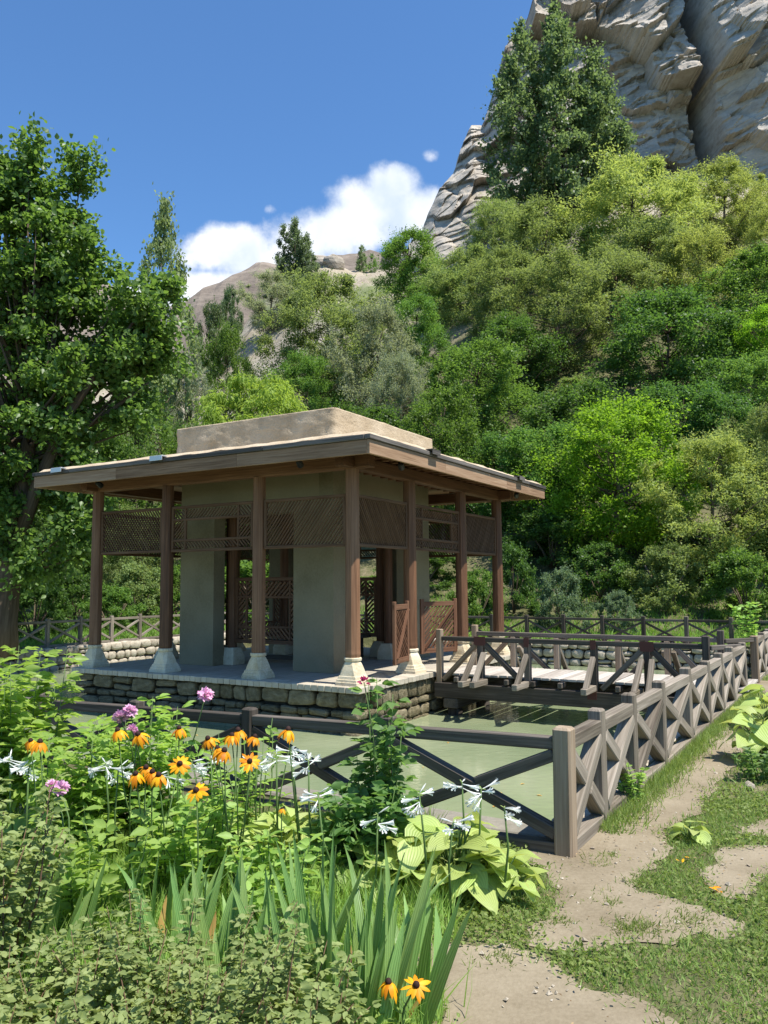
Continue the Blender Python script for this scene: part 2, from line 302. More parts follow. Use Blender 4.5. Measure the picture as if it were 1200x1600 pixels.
# far bare mountain behind the ridge
def m_rock(name, cols, sc, tilt):
    m, t, b, _ = mat_base(name); p = worldpos(t)
    mp = N(t, 'ShaderNodeMapping'); t.links.new(p, mp.inputs[0]); mp.inputs['Rotation'].default_value = tilt; mp.inputs['Scale'].default_value = (1, 1, 4.5)
    n1 = noise(t, mp.outputs[0], sc, 7, .62, .4); n2 = noise(t, p, sc*4, 6, .65); n3 = noise(t, p, sc*.3, 3)
    f = math_(t, 'ADD', math_(t, 'MULTIPLY', n1, .45), math_(t, 'ADD', math_(t, 'MULTIPLY', n2, .25), math_(t, 'MULTIPLY', n3, .3)))
    t.links.new(ramp(t, f, cols), b.inputs['Base Color']); b.inputs['Roughness'].default_value = .92; b.inputs['Specular IOR Level'].default_value = .15
    bump(t, b, math_(t, 'ADD', n1, math_(t, 'MULTIPLY', n2, .6)), .9, .35/sc*.16); return m
M['cliff'] = m_rock('cliff_rock', [(.32, (.18, .148, .115)), (.43, (.315, .275, .225)), (.53, (.43, .385, .325)), (.68, (.56, .51, .445))], .35, (0, rad(-17), 0))
M['mountain'] = m_rock('mountain_rock', [(.32, (.10, .08, .065)), (.5, (.19, .155, .125)), (.68, (.30, .25, .20))], .06, (0, rad(-20), 0))
mxs = np.linspace(-420, 120, 150); mys = np.linspace(230, 620, 110); X, Y = np.meshgrid(mxs, mys, indexing='ij')
pxs = X/Y*F+600; ridge_top = np.interp(pxs, [-200, 150, 280, 340, 400, 440, 500, 700], [175, 172, 166, 173, 180, 178, 190, 190])/440.*440.
Zm = ridge_top*sstep(Y, 225, 440)*np.where(Y > 440, 1-(Y-440)/400., 1)+fbm(np.stack([X, Y, 0*X], -1)/60., 6, 3)*16+ridged(np.stack([X, Y, 0*X], -1)/35., 5, 6)*7-8
i2 = np.arange(X.size).reshape(X.shape)
tag(obj('mountain', raw_mesh('mountain', np.stack([X, Y, Zm], -1).reshape(-1, 3), np.stack([i2[:-1, :-1], i2[1:, :-1], i2[1:, 1:], i2[:-1, 1:]], -1).reshape(-1, 4), smooth=False), 'mountain'), kind='structure')

# ------------------------------------------------------------------ the cliff
SX = np.array([640, 660, 690, 715, 745, 765, 800, 815, 860, 885, 930, 1000, 1060, 1100, 1200, 1500])
SY = np.array([395, 372, 312, 282, 213, 214, 100, 62, 8, -25, -60, -110, -120, -150, -260, -420])
DC = 104.
def cliff():
    ns, ntt = 470, 420; s = np.linspace(0, 1, ns); tt = np.linspace(0, 1, ntt)
    px = 640+s*(1500-640); x0 = (px-600)/F*DC
    ztop = np.interp(px, SX, [atd(600, y, DC)[2] for y in SY]); zbot = 30+0*px
    xs, T = np.meshgrid(x0, tt, indexing='ij'); zt = np.repeat(ztop[:, None], ntt, 1); zb = np.repeat(zbot[:, None], ntt, 1); PX = np.repeat(px[:, None], ntt, 1)
    rise = np.clip(T/.84, 0, 1); z = zb+(zt-zb)*rise
    back = np.clip((T-.84)/.16, 0, 1)*26
    y = DC-12+(rise**1.5)*9+back+(z-30)*.02; z = z+back*.10
    z = z+fbm(np.stack([xs/7., 0*xs, z/7.], -1), 4, 71)*1.6*sstep(T, .2, .7)*(zt-zb)/40.
    p = np.stack([xs, y*.5, z], -1)
    # big slabs cut by tilted beds of uneven thickness, then blocks and chips
    wx = xs+fbm(p/8., 3, 31)*2.4+z*.12; wz = z-xs*.30+fbm(p/9.+9, 4, 33)*3.0; d = 0
    for (cw, ch_, am, ti, sd_) in ((15., 13., 4.2, .40, 1), (6.5, 4.6, 1.9, .55, 2), (2.6, 1.8, .5, .55, 3)):
        hsh, dx, dz, f1, f2, h2 = worley(wx/cw, wz/ch_, sd_); d = d+(hsh-.5)*am+dx*cw*ti*(h2-.5)*1.3-dz*ch_*ti*(hsh-.25)
        if sd_ == 1: big = hsh
    tl = wz+big*5; tl = tl+fbm(np.stack([0*tl, 0*tl, tl*.35], -1), 2, 91)*2.2
    for (th_, am, seed_) in ((5.4, .5, 1.), (1.7, .14, 2.)):
        q_ = tl/th_; fb = q_-np.floor(q_); hb = np.sin(np.floor(q_)*12.9898+seed_)*43758.5; hb = hb-np.floor(hb); vis = sstep(fbm(p/7.+seed_*5, 3, 95), -.25, .25)
        d = d+vis*am*((hb-.5)*.9-.7*fb-np.exp(-((1-fb)/.09)**2)*.7)
    jq = wx/10.5+fbm(p/12., 3, 97)*.5; jf = jq-np.floor(jq); jh = np.sin(np.floor(jq)*91.7)*43758.5; jh = jh-np.floor(jh); d = d-(.6+1.4*jh)*np.exp(-((jf-.5)/.022)**2)*sstep(fbm(p/9.+3, 2, 98), -.3, .1)
    d = d+fbm(p/16., 3, 51)*3.0+fbm(p/.8, 3, 66)*.22
    # the deep vertical crevice, leaning a little, with the right-hand buttress standing forward
    cxp = np.interp(z, [42, 60, 80, 95], [1092, 1082, 1072, 1060]); q = (PX-cxp)
    d = d-np.exp(-(np.abs(q)/7.)**3)*10+np.where(q > 6, 3.5*sstep(q, 6, 14), 0)+np.clip(q-14, 0, 260)*DC/F*.55+np.exp(-((q+45)/45.)**2)*1.6
    lean = sstep(PX, 640, 800); d = d*(.35+.65*lean)
    y = y-d*(1-.7*sstep(T, .86, 1))
    v = np.stack([xs+fbm(p/2.5, 2, 81)*.3, y, z], -1).reshape(-1, 3); ii = np.arange(ns*ntt).reshape(ns, ntt)
    # the left flank runs back so that the cliff has a side
    q4 = np.stack([ii[:-1, :-1], ii[1:, :-1], ii[1:, 1:], ii[:-1, 1:]], -1).reshape(-1, 4)
    return raw_mesh('cliff', v, q4, smooth=False)
tag(obj('cliff', cliff(), 'cliff'), kind='structure')

# ------------------------------------------------------------------ paths (unprojected outlines on the flat garden ground)
def densify(poly, step=.06, amp=.035, seed=0):
    out = []
    for i in range(len(poly)):
        p, q = np.array(poly[i]), np.array(poly[(i+1) % len(poly)]); n = max(1, int(np.linalg.norm(q-p)/step))
        for k in range(n): out.append(p+(q-p)*k/n)
    out = np.array(out); n3 = np.concatenate([out*7, np.zeros((len(out), 1))], 1); n4 = n3+57
    for _ in range(3): out = (np.roll(out, 1, 0)+2*out+np.roll(out, -1, 0))/4
    return out+np.stack([fbm(n3, 4, seed), fbm(n4, 4, seed)], -1)*amp*2
def inpoly(x, y, poly):
    r = np.zeros(np.shape(x), bool); n = len(poly)
    for i in range(n):
        x1, y1 = poly[i]; x2, y2 = poly[(i+1) % n]
        if y1 == y2: continue
        c = ((y1 > y) != (y2 > y)) & (x < (x2-x1)*(y-y1)/(y2-y1)+x1); r ^= c
    return r
def G2(pts): return [tuple(atz(*p)[:2]) for p in pts]
PATHS = [('dirt_path', G2([(1135, 1062), (1260, 1066), (1260, 1090), (1178, 1095), (1168, 1140), (1150, 1195), (1120, 1230), (1090, 1262), (1048, 1300), (1040, 1335), (1030, 1350), (1000, 1378), (985, 1392), (1040, 1404), (1100, 1420), (1140, 1430), (1158, 1440), (1130, 1462),
            (1065, 1470), (1010, 1474), (960, 1478), (905, 1492), (860, 1490), (828, 1482), (832, 1456), (862, 1440), (880, 1412), (862, 1385), (835, 1365), (805, 1340), (812, 1318), (850, 1312), (893, 1322), (960, 1270), (985, 1262), (1040, 1215), (1100, 1165), (1142, 1125), (1150, 1092)])),
         ('dirt_patch', G2([(640, 1478), (720, 1470), (800, 1482), (850, 1500), (905, 1530), (960, 1546), (1020, 1558), (1056, 1585), (1050, 1640), (1000, 1800), (700, 1900), (660, 1700), (700, 1600), (672, 1530)])),
         ('bare_patch', G2([(1112, 1330), (1160, 1322), (1230, 1318), (1230, 1350), (1190, 1378), (1150, 1412), (1112, 1396), (1102, 1362)])),
         ('bare_patch', G2([(1150, 1290), (1215, 1278), (1215, 1306), (1160, 1310)]))]
PATHS = [(n, densify(p, .04, .055, i*7)) for i, (n, p) in enumerate(PATHS)]
import bmesh
for n, p in PATHS:
    gx_, gy_ = np.meshgrid(np.arange(p[:, 0].min()-.1, p[:, 0].max()+.1, .07), np.arange(p[:, 1].min()-.1, p[:, 1].max()+.1, .07), indexing='ij')
    bm = bmesh.new(); vs = [bm.verts.new((x, y, 0)) for x, y in p]; bm.faces.new(vs); bmesh.ops.triangulate(bm, faces=bm.faces[:])
    for _ in range(1): bmesh.ops.subdivide_edges(bm, edges=[e for e in bm.edges if e.calc_length() > .35], cuts=3, use_grid_fill=False); bmesh.ops.triangulate(bm, faces=bm.faces[:])
    xy = np.array([v.co[:] for v in bm.verts]); hz = .004+np.maximum(fbm(xy*2.5, 3, 4), 0)*.010
    for v, z in zip(bm.verts, hz): v.co.z = z
    me = bpy.data.meshes.new(n); bm.to_mesh(me); bm.free()
    for f in me.polygons: f.use_smooth = True
    tag(obj(n, me, 'dirt'), kind='structure')
def on_path(x, y):
    r = np.zeros(np.shape(x), bool)
    for n, p in PATHS: r |= inpoly(x, y, p[::2])
    return r

# ------------------------------------------------------------------ water
def m_water():
    m, t, b, _ = mat_base('pond_water'); p = worldpos(t); n = noise(t, p, .6, 4); n2 = noise(t, vmul(t, p, (1, 1.6, 1)), 7, 3, .5)
    t.links.new(ramp(t, n, [(.35, (.195, .24, .13)), (.5, (.235, .275, .155)), (.65, (.27, .305, .18))]), b.inputs['Base Color']); b.inputs['Roughness'].default_value = .03; b.inputs['IOR'].default_value = 1.4; b.inputs['Specular IOR Level'].default_value = .6
    bump(t, b, n2, .22, .02); return m
M['water'] = m_water()
e = .3
wv = [PW(A0-e, B0-e, -.55), PW(A1+e, B0-e, -.55), PW(A1+e, B1+e, -.55), PW(A0-e, B1+e, -.55)]
tag(obj('pond_water', raw_mesh('pond_water', wv, [(0, 1, 2, 3)]), 'water'), kind='structure')
#PART2
# ------------------------------------------------------------------ stones
def stone_mesh(seed, rnd=2.6, bulge=.16):
    r = random.Random(seed); n = 8; mb = MB(); base = []
    for sx_, sz_ in ((1, 1), (-1, 1), (-1, -1), (1, -1)):      # a rough quadrilateral with two points at every corner
        c = r.uniform(.05, .16) if rnd > 4 else r.uniform(.12, .28); cz = r.uniform(.06, .2) if rnd > 4 else r.uniform(.12, .28); jx, jz = r.uniform(.86, 1.02)*.5, r.uniform(.80, 1.02)*.5
        q = [(sx_*jx, sz_*(jz-cz)), (sx_*(jx-c), sz_*jz)]; base += q if sx_*sz_ > 0 else q[::-1]
    ox, oz = r.uniform(-.05, .05), r.uniform(-.05, .05); rs = []
    for y, k in ((.5, .98), (-.5+bulge*1.5, 1.0), (-.5+bulge*.45, .95), (-.5, .84 if rnd > 4 else .70)):
        rs.append([(x*k+ox*(1-k), y+r.uniform(-.03, .03), z*k+oz*(1-k)) for x, z in base])
    mb.rings(rs); return mb.mesh('stone', smooth=True)
BLOCKS = [stone_mesh(i, 7, .09) for i in range(12)]; RUBBLE = [stone_mesh(50+i, 2.7, .26) for i in range(14)]
for me in BLOCKS: me.materials.append(M['stone'])
for me in RUBBLE: me.materials.append(M['rubble'])
def wall_rows(length, z0, z1, hs, ws, rnd):
    out = []; z = z1; k = 0
    while z > z0+.02:
        h = min(rnd.uniform(*hs[min(k, len(hs)-1)]), z-z0); wr = ws[min(k, len(ws)-1)]; x = -rnd.uniform(0, .2)
        while x < length:
            w = rnd.uniform(*wr); zz = z-h/2+rnd.uniform(-.012, .012)
            if w > .34 and rnd.random() < .22 and h > .15: out.append((x+w/2, z-h*.28, w, h*.5)); out.append((x+w/2, z-h*.78, w, h*.42))
            else: out.append((x+w/2, zz, w, h))
            x += w
        z -= h; k += 1
    return out
def lay_stones(parent, kinds, rows, org, dirv, rotz, depth, rnd, limit, gap=.97):
    n = 0
    for (x, z, w, h) in rows:
        if x-w/2 < -.05 or x+w/2 > limit+.1: continue
        o = obj('stone', rnd.choice(kinds), None, parent, loc=(org[0]+dirv[0]*x, org[1]+dirv[1]*x, z), rot=(rnd.uniform(-.04, .04), rnd.uniform(-.05, .05), rotz+rnd.choice((0, 0)) + rnd.uniform(-.05, .05)), scale=(w*gap, depth*rnd.uniform(.9, 1.15), h*gap)); n += 1
    return n

# ------------------------------------------------------------------ pavilion platform
S = 5.66; FR = [0, 1.80, 3.86, 5.66]; EP = .31; ZP = .15
def m_brickfloor():
    m, t, b, _ = mat_base('floor_pavers'); tcn = N(t, 'ShaderNodeTexCoord'); br = N(t, 'ShaderNodeTexBrick'); t.links.new(tcn.outputs['Object'], br.inputs['Vector'])
    br.inputs['Scale'].default_value = 1; br.inputs['Brick Width'].default_value = .6; br.inputs['Row Height'].default_value = .15; br.inputs['Mortar Size'].default_value = .006; br.inputs['Bias'].default_value = .1
    br.inputs['Color1'].default_value = (.46, .41, .32, 1); br.inputs['Color2'].default_value = (.37, .325, .25, 1); br.inputs['Mortar'].default_value = (.16, .14, .11, 1)
    n = noise(t, tcn.outputs['Object'], 3, 5); t.links.new(mixc(t, math_(t, 'MULTIPLY', n, .6), br.outputs[0], (.28, .245, .19)), b.inputs['Base Color']); b.inputs['Roughness'].default_value = .85
    bump(t, b, math_(t, 'ADD', math_(t, 'MULTIPLY', br.outputs['Fac'], -1.), math_(t, 'MULTIPLY', n, .4)), .5, .008); return m
M['floor'] = m_brickfloor()
plat = thing('stone_platform', 'square rubble stone platform rising from the green pond under the pavilion', 'platform', PAVLOC, PAVROT)
mi = .21
MB().box((-mi+.12, -mi+.12, -1.4), (S+mi-.12, S+mi-.12, .068)).build('mortar_core', 'mortar', plat)
rim = .30
MB().box((-EP+rim, -EP+rim, .062), (S+EP-.004, S+EP-.004, ZP-.004)).build('floor', 'floor', plat)
rnd = random.Random(3); pm = []
for i in range(6):
    mb = MB(); mb.beam((0, 0, 0), (0, .30, 0), .118, .088, ch=.09); me = mb.mesh('edge_paver'); me.materials.append(M['paver']); pm.append(me)
for k in range(int((S+2*EP)/.122)):
    x = -EP+.061+k*.122
    obj('edge_paver', rnd.choice(pm), None, plat, loc=(-EP+rnd.uniform(-.008, .006), x, .107+rnd.uniform(-.003, .003)), rot=(0, 0, -math.pi/2+rnd.uniform(-.015, .015)))
    if k > 2: obj('edge_paver', rnd.choice(pm), None, plat, loc=(x, -EP+rnd.uniform(-.008, .006), .107+rnd.uniform(-.003, .003)), rot=(0, 0, rnd.uniform(-.015, .015)))
LW = S+2*mi; hs = [(.20, .27), (.10, .15), (.17, .24), (.12, .2)]; ws = [(.18, .56), (.14, .40), (.22, .5), (.2, .4)]
lay_stones(plat, BLOCKS, wall_rows(LW, -.62, .06, hs, ws, rnd), (-mi+.09, -mi), (0, 1), -math.pi/2, .26, rnd, LW)
lay_stones(plat, BLOCKS, wall_rows(LW, -.62, .06, hs, ws, rnd), (-mi, -mi+.09), (1, 0), 0, .26, rnd, LW)

# ------------------------------------------------------------------ pavilion
pav = thing('pavilion', 'square open timber pavilion with flat mud roof standing in the pond', 'pavilion', PAVLOC, PAVROT)
def col_mesh():
    mb = MB(); rs = []
    for z, r in ((.55, .105), (.60, .112), (.66, .108), (2.0, .104), (3.38, .098)):
        rs.append([(r*math.cos(t*2*math.pi/16)*(1.06 if t % 2 else 1), r*math.sin(t*2*math.pi/16)*(1.06 if t % 2 else 1), z) for t in range(16)])
    mb.rings(rs, gax=.3); return mb.mesh('column')
def base_mesh(h=.40):
    mb = MB(); rs = []
    def sq(hw, c, z): return [(-hw+c, -hw, z), (hw-c, -hw, z), (hw, -hw+c, z), (hw, hw-c, z), (hw-c, hw, z), (-hw+c, hw, z), (-hw, hw-c, z), (-hw, -hw+c, z)]
    for z, hw, c in ((.0, .185, .012), (.045, .185, .012), (.05, .176, .012), (.085, .172, .014), (.09, .163, .016), (.13, .155, .02), (.14, .147, .03), (.22, .135, .045), (.29, .118, .055), (.335, .10, .052), (.345, .094, .05), (.352, .112, .062), (.385, .116, .064), (.40, .108, .06)):
        rs.append(sq(hw*1.05, c, ZP+z))
    mb.rings(rs); return mb.mesh('column_base')
CM, BM = col_mesh(), base_mesh(); CM.materials.append(M['brown']); BM.materials.append(M['limestone'])
spots = sorted({(x, y) for x in FR for y in (0, S)} | {(x, y) for x in (0, S) for y in FR})
for (x, y) in spots:
    obj('column', CM, None, pav, loc=(x, y, 0)); obj('column_base', BM, None, pav, loc=(x, y, 0))
for y in (0, S): beam_obj('beam', 'brown', pav, (-.35, y, 3.48), (S+.35, y, 3.48), .17, .2, ch=.06)
for x in (0, S): beam_obj('beam', 'brown', pav, (x, -.086 if x == 0 else -.35, 3.478), (x, S+.35, 3.478), .168, .196, ch=.06)
beam_obj('beam_end', 'brown', pav, (0, -.36, 3.478), (0, -.088, 3.478), .168, .196, ch=.06)
RO = .80; R1_ = S+RO
for k in range(25):
    x = -.68+k*.293; beam_obj('rafter', 'brown', pav, (x, -RO+.05, 3.635), (x, 1.0, 3.635), .07, .10, ch=.05)
    if 1.05 < x < R1_-.1: beam_obj('rafter', 'brown', pav, (-RO+.05, x, 3.635), (1.0, x, 3.635), .07, .10, ch=.05)
for k in range(44):                         # ceiling boards over the right-hand eaves run along the eaves
    pass
MB().box((-RO+.045, -RO+.045, 3.69), (R1_-.045, R1_-.045, 3.72)).build('ceiling_boarding', 'brown', pav)
def fas(p, q, up_=(0, 0, 1)): return beam_obj('fascia_board', 'fascia', pav, p, q, .045, .20, up_, .06)
L2 = S+2*RO
for f0, f1 in ((0, .33), (.33, .70), (.70, 1)):
    a0, a1 = -RO+L2*f0+.002, -RO+L2*f1-.002
    fas((a0, -RO+.0225, 3.54), (a1, -RO+.0225, 3.54)); fas((-RO+.0225, max(a0, -RO+.048), 3.54), (-RO+.0225, a1-(.05 if f1 == 1 else 0), 3.54))
fas((-RO, R1_-.0225, 3.54), (R1_, R1_-.0225, 3.54)); fas((R1_-.0225, -RO+.05, 3.54), (R1_-.0225, R1_-.05, 3.54))
def capb(p, q): return beam_obj('roof_edge_board', 'roofcap', pav, p, q, .10, .068, ch=.1)
for f0, f1 in ((0, .26), (.26, .58), (.58, .86), (.86, 1)):
    a0, a1 = -RO-.03+(L2+.06)*f0+.003, -RO-.03+(L2+.06)*f1-.003
    capb((a0, -RO+.02, 3.680), (a1, -RO+.02, 3.680)); capb((-RO+.02, max(a0, -RO+.075), 3.679), (-RO+.02, a1-(.07 if f1 == 1 else 0), 3.679))
capb((-RO-.03, R1_-.02, 3.680), (R1_+.03, R1_-.02, 3.680)); capb((R1_-.02, -RO+.075, 3.679), (R1_-.02, R1_-.075, 3.679))
for t_ in (.86, 2.9):  # metal drip plates clipped over the roof edge
    pass
for q, al in ((3.25, 'b'), (5.75, 'b'), (1.1, 'a'), (4.9, 'a')):
    mb = MB(); mb.beam((-.14, 0, 0), (.14, 0, 0), .13, .02, ch=.2); mb.beam((-.14, -.066, -.035), (.14, -.066, -.035), .012, .08, ch=.2)
    mb.build('roof_outlet', 'roofcap' if al == 'a' else 'steel', pav, loc=(q, -RO-.015, 3.742) if al == 'a' else (-RO-.015, q, 3.742), rot=(0, 0, 0 if al == 'a' else -math.pi/2))
# mud roof
n = 70; g = np.linspace(-RO+.01, R1_-.01, n); X, Y = np.meshgrid(g, g, indexing='ij'); de = np.minimum(np.minimum(X+RO, R1_-X), np.minimum(Y+RO, R1_-Y))
Z = 3.722+.065*sstep(de, 0, .10)+.10*sstep(de, 0, 1.9)+fbm(np.stack([X*3, Y*3, 0*X], -1), 4, 8)*.022
i2 = np.arange(n*n).reshape(n, n); v = np.stack([X, Y, Z], -1).reshape(-1, 3)
obj('mud_roof', raw_mesh('mud_roof', v, np.stack([i2[:-1, :-1], i2[1:, :-1], i2[1:, 1:], i2[:-1, 1:]], -1).reshape(-1, 4), smooth=True), 'mud', pav)
bm = bmesh.new(); bmesh.ops.create_cube(bm, size=1)
for vv_ in bm.verts: vv_.co = Vector((2.83+vv_.co.x*3.72, 2.83+vv_.co.y*3.72, 4.22+vv_.co.z*.87))
bmesh.ops.subdivide_edges(bm, edges=bm.edges[:], cuts=46, use_grid_fill=True)
xyz = np.array([v_.co[:] for v_ in bm.verts]); nn = fbm(xyz*np.array([2.2, 2.2, 3]), 4, 12); n5 = fbm(xyz*9, 3, 14)
for v_, a_, b_ in zip(bm.verts, nn, n5):
    d_ = Vector((v_.co.x-2.83, v_.co.y-2.83, 0)); d_ = Vector((1 if d_.x > 1.84 else -1 if d_.x < -1.84 else 0, 1 if d_.y > 1.84 else -1 if d_.y < -1.84 else 0, 1 if v_.co.z > 4.64 else 0))
    k_ = a_*.022+b_*.012-(.022 if sum(abs(c) for c in d_) > 1 else 0); v_.co += d_*k_
me = bpy.data.meshes.new('roof_block'); bm.to_mesh(me); bm.free()
for f_ in me.polygons: f_.use_smooth = True
obj('roof_block', me, 'mud', pav)
# core: four L-shaped plastered piers and the wall band above them
CI, PWD, PT = 1.07, .84, .30; CO = S-CI
for mx_ in (0, 1):
    for my_ in (0, 1):
        P_ = [(0, 0), (PWD, 0), (PWD, PT), (PT, PT), (PT, PWD), (0, PWD)]; P_ = [((CO-x) if mx_ else (CI+x), (CO-y) if my_ else (CI+y)) for x, y in P_]
        if mx_ != my_: P_ = P_[::-1]
        mb = MB(); mb.rings([[(x, y, ZP+.0) for x, y in P_], [(x, y, 2.9) for x, y in P_]]); mb.build('corner_pier', 'plaster', pav)
for k, (a, b) in enumerate((((CI, CI), (CO, CI+PT)), ((CI, CO-PT), (CO, CO)), ((CI, CI+PT), (CI+PT, CO-PT)), ((CO-PT, CI+PT), (CO, CO-PT)))):
    MB().box((*a, 2.9), (*b, 3.69)).build('upper_wall', 'plaster', pav)
MB().box((CI+PT, CI+PT, 3.3), (CO-PT, CO-PT, 3.36)).build('inner_ceiling', 'brown', pav)
IPM = MB(); IPM.rings([[(.09*math.cos(t*math.pi/6), .09*math.sin(t*math.pi/6), z) for t in range(12)] for z in (.46, 3.3)], gax=.2); IPM = IPM.mesh('inner_post'); IPM.materials.append(M['brown'])
mb = MB(); mb.rings([[(sx_*(w-c), -w, z) if False else p for p in ((-w+c, -w, z), (w-c, -w, z), (w, -w+c, z), (w, w-c, z), (w-c, w, z), (-w+c, w, z), (-w, w-c, z), (-w, -w+c, z))] for z, w, c, sx_ in ((ZP, .17, .01, 1), (.3, .17, .012, 1), (.46, .12, .02, 1))]); IBM = mb.mesh('inner_post_base'); IBM.materials.append(M['limestone'])
i1, i2_ = CI+PT+.16, CO-PT-.16; o1, o2 = CI+PWD+.06, CO-PWD-.06
for (x, y) in ((i1, o1), (i1, o2), (i2_, o1), (i2_, o2), (o1, i1), (o2, i1), (o1, i2_), (o2, i2_)):
    obj('inner_post', IPM, None, pav, loc=(x, y, 0)); obj('inner_post_base', IBM, None, pav, loc=(x, y, 0))
# lattice helpers: a panel lives in its own x (along) / z (up) plane
def diag(x0, z0, x1, z1, ang, pitch):
    out = []; d = Vector((math.cos(ang), math.sin(ang))); nrm = Vector((-d.y, d.x)); cs = [(x0, z0), (x1, z0), (x1, z1), (x0, z1)]
    pr = [Vector(c).dot(nrm) for c in cs]; s_ = min(pr)+pitch*.5
    while s_ < max(pr):
        pts = []
        for i in range(4):
            p, q = Vector(cs[i]), Vector(cs[(i+1) % 4]); a, b = p.dot(nrm)-s_, q.dot(nrm)-s_
            if a*b < 0: pts.append(p+(q-p)*(a/(a-b)))
        if len(pts) == 2 and (pts[0]-pts[1]).length > .03: out.append((pts[0], pts[1]))
        s_ += pitch
    return out
def panel(w, h, kind, wood, name, place, slats=False, ang=52, pitch=.05, wd=.023, fr=.05):
    loc, rz = place; mb = MB()
    mb.beam((0, 0, fr/2), (w, 0, fr/2), .05, fr, ch=.1); mb.beam((0, 0, h-fr/2), (w, 0, h-fr/2), .05, fr, ch=.1)
    mb.beam((fr/2, 0, fr), (fr/2, 0, h-fr), .05, fr, (1, 0, 0), .1); mb.beam((w-fr/2, 0, fr), (w-fr/2, 0, h-fr), .05, fr, (1, 0, 0), .1)
    cells = []
    if kind == 'full': cells = [(fr, fr, w-fr, h-fr, ang)]
    else:
        xs = [fr, w*.175, w*.825, w-fr]; zs = [fr, h*.25, h*.70, h-fr]
        for x in xs[1:3]: mb.beam((x, 0, fr), (x, 0, h-fr), .04, .04, (1, 0, 0), .1)
        for z in zs[1:3]: mb.beam((fr, 0, z), (w-fr, 0, z), .042, .042, ch=.1)
        for i in range(3):
            for j in range(3):
                if (i, j) != (1, 1): cells.append((xs[i]+.018, zs[j]+.018, xs[i+1]-.018, zs[j+1]-.018, (45, 135)[(i+j) % 2] if i != 1 else (135 if j else 45)))
    f = mb.build(name, wood, pav if name != 'gate_leaf' else None, loc=loc, rot=(0, 0, rz))
    inf = MB()
    for (x0, z0, x1, z1, an) in cells:
        for (p, q) in diag(x0, z0, x1, z1, rad(an), pitch):
            if slats: MB().beam((p.x, 0, p.y), (q.x, 0, q.y), .022, wd, (0, 1, 0) if False else (-(q.y-p.y), 0, q.x-p.x), .1).build('slat', wood, f)
            else: inf.beam((p.x, 0, p.y), (q.x, 0, q.y), .022, wd, (-(q.y-p.y), 0, q.x-p.x), .1)
    if not slats and inf.v: tag(inf.build('lattice_infill', wood, f), kind='stuff')
    return f
hB = math.pi/2; zl, hl = 2.205, .80
for side in range(4):
    for k in range(3):
        x0, x1 = FR[k]+.115, FR[k+1]-.115; w = x1-x0; kd = 'mid' if k == 1 else 'full'; sl_ = side < 2 and k != 1
        # left face (a=0) seen from outside: b grows to the left
        pl = [((0, x0, zl), hB), ((x0, 0, zl), 0), ((S, x0, zl), hB), ((x0, S, zl), 0)][side]
        an = {(0, 0): 128, (0, 2): 52, (1, 0): 125, (1, 2): 55}.get((side, k), 52)
        panel(w, hl, kd, 'slat', 'lattice_panel', pl, sl_, an)
for pl in (((i1, CI+PWD+.14, .55), hB), ((i2_, CI+PWD+.14, .55), hB), ((CI+PWD+.14, i2_, .55), 0)):
    panel(CO-CI-2*PWD-.28, 1.22, 'mid', 'brown', 'lattice_screen', pl, False, 45, .066, .036, .07)
# gates
def gate(label, hinge, tip, ang):
    hx, hy = hinge; dx, dy = tip[0]-hx, tip[1]-hy; w = math.hypot(dx, dy); rz = math.atan2(dy, dx)
    t = thing('gate', label, 'gate', tuple(PW(hx, hy, 0)), PAVROT+rz); mb = MB(); z0, z1 = .36, 1.30; fr = .085
    mb.beam((0, 0, z0+fr/2), (w, 0, z0+fr/2), .04, fr); mb.beam((0, 0, z1-fr/2), (w, 0, z1-fr/2), .04, fr)
    for x in (fr/2, w-fr/2): mb.beam((x, 0, z0-.01), (x, 0, z1+.05), .046, fr, (1, 0, 0))
    mb.build('gate_frame', 'gatewood', t)
    beam_obj('brace', 'gatewood', t, (w-fr, .03, z0+fr), (fr, .03, z1-fr), .02, .05, (0, 1, 0))
    for p, q in diag(fr, z0+fr, w-fr, z1-fr, rad(ang), .062): MB().beam((p.x, 0, p.y), (q.x, 0, q.y), .02, .034, (-(q.y-p.y), 0, q.x-p.x), .1).build('slat', 'gatewood', t)
gate('brown lattice gate leaf standing nearly closed beside the bridge', (3.74, .06), (2.91, .40), 135)
gate('brown gate leaf swung wide open and seen almost edge-on', (1.68, -.02), (.93, -.17), 45)
# benches inside
for (x, y, L_, rz, lb) in ((3.75, 2.83, 1.5, 0, 'dark wooden bench seen through the doorway of the pavilion'), (1.95, 2.83, 1.5, 0, 'dark wooden bench behind the left lattice screen')):
    t = thing('bench', lb, 'bench', tuple(PW(x, y, ZP)), PAVROT); beam_obj('seat', 'darkwood', t, (0, -L_/2, .42), (0, L_/2, .42), .36, .05)
    for yy in (-L_/2+.2, L_/2-.2): beam_obj('leg', 'darkwood', t, (0, yy, 0), (0, yy, .395), .09, .28, (1, 0, 0))
    beam_obj('stretcher', 'darkwood', t, (0, -L_/2+.2, .12), (0, L_/2-.2, .12), .05, .08)
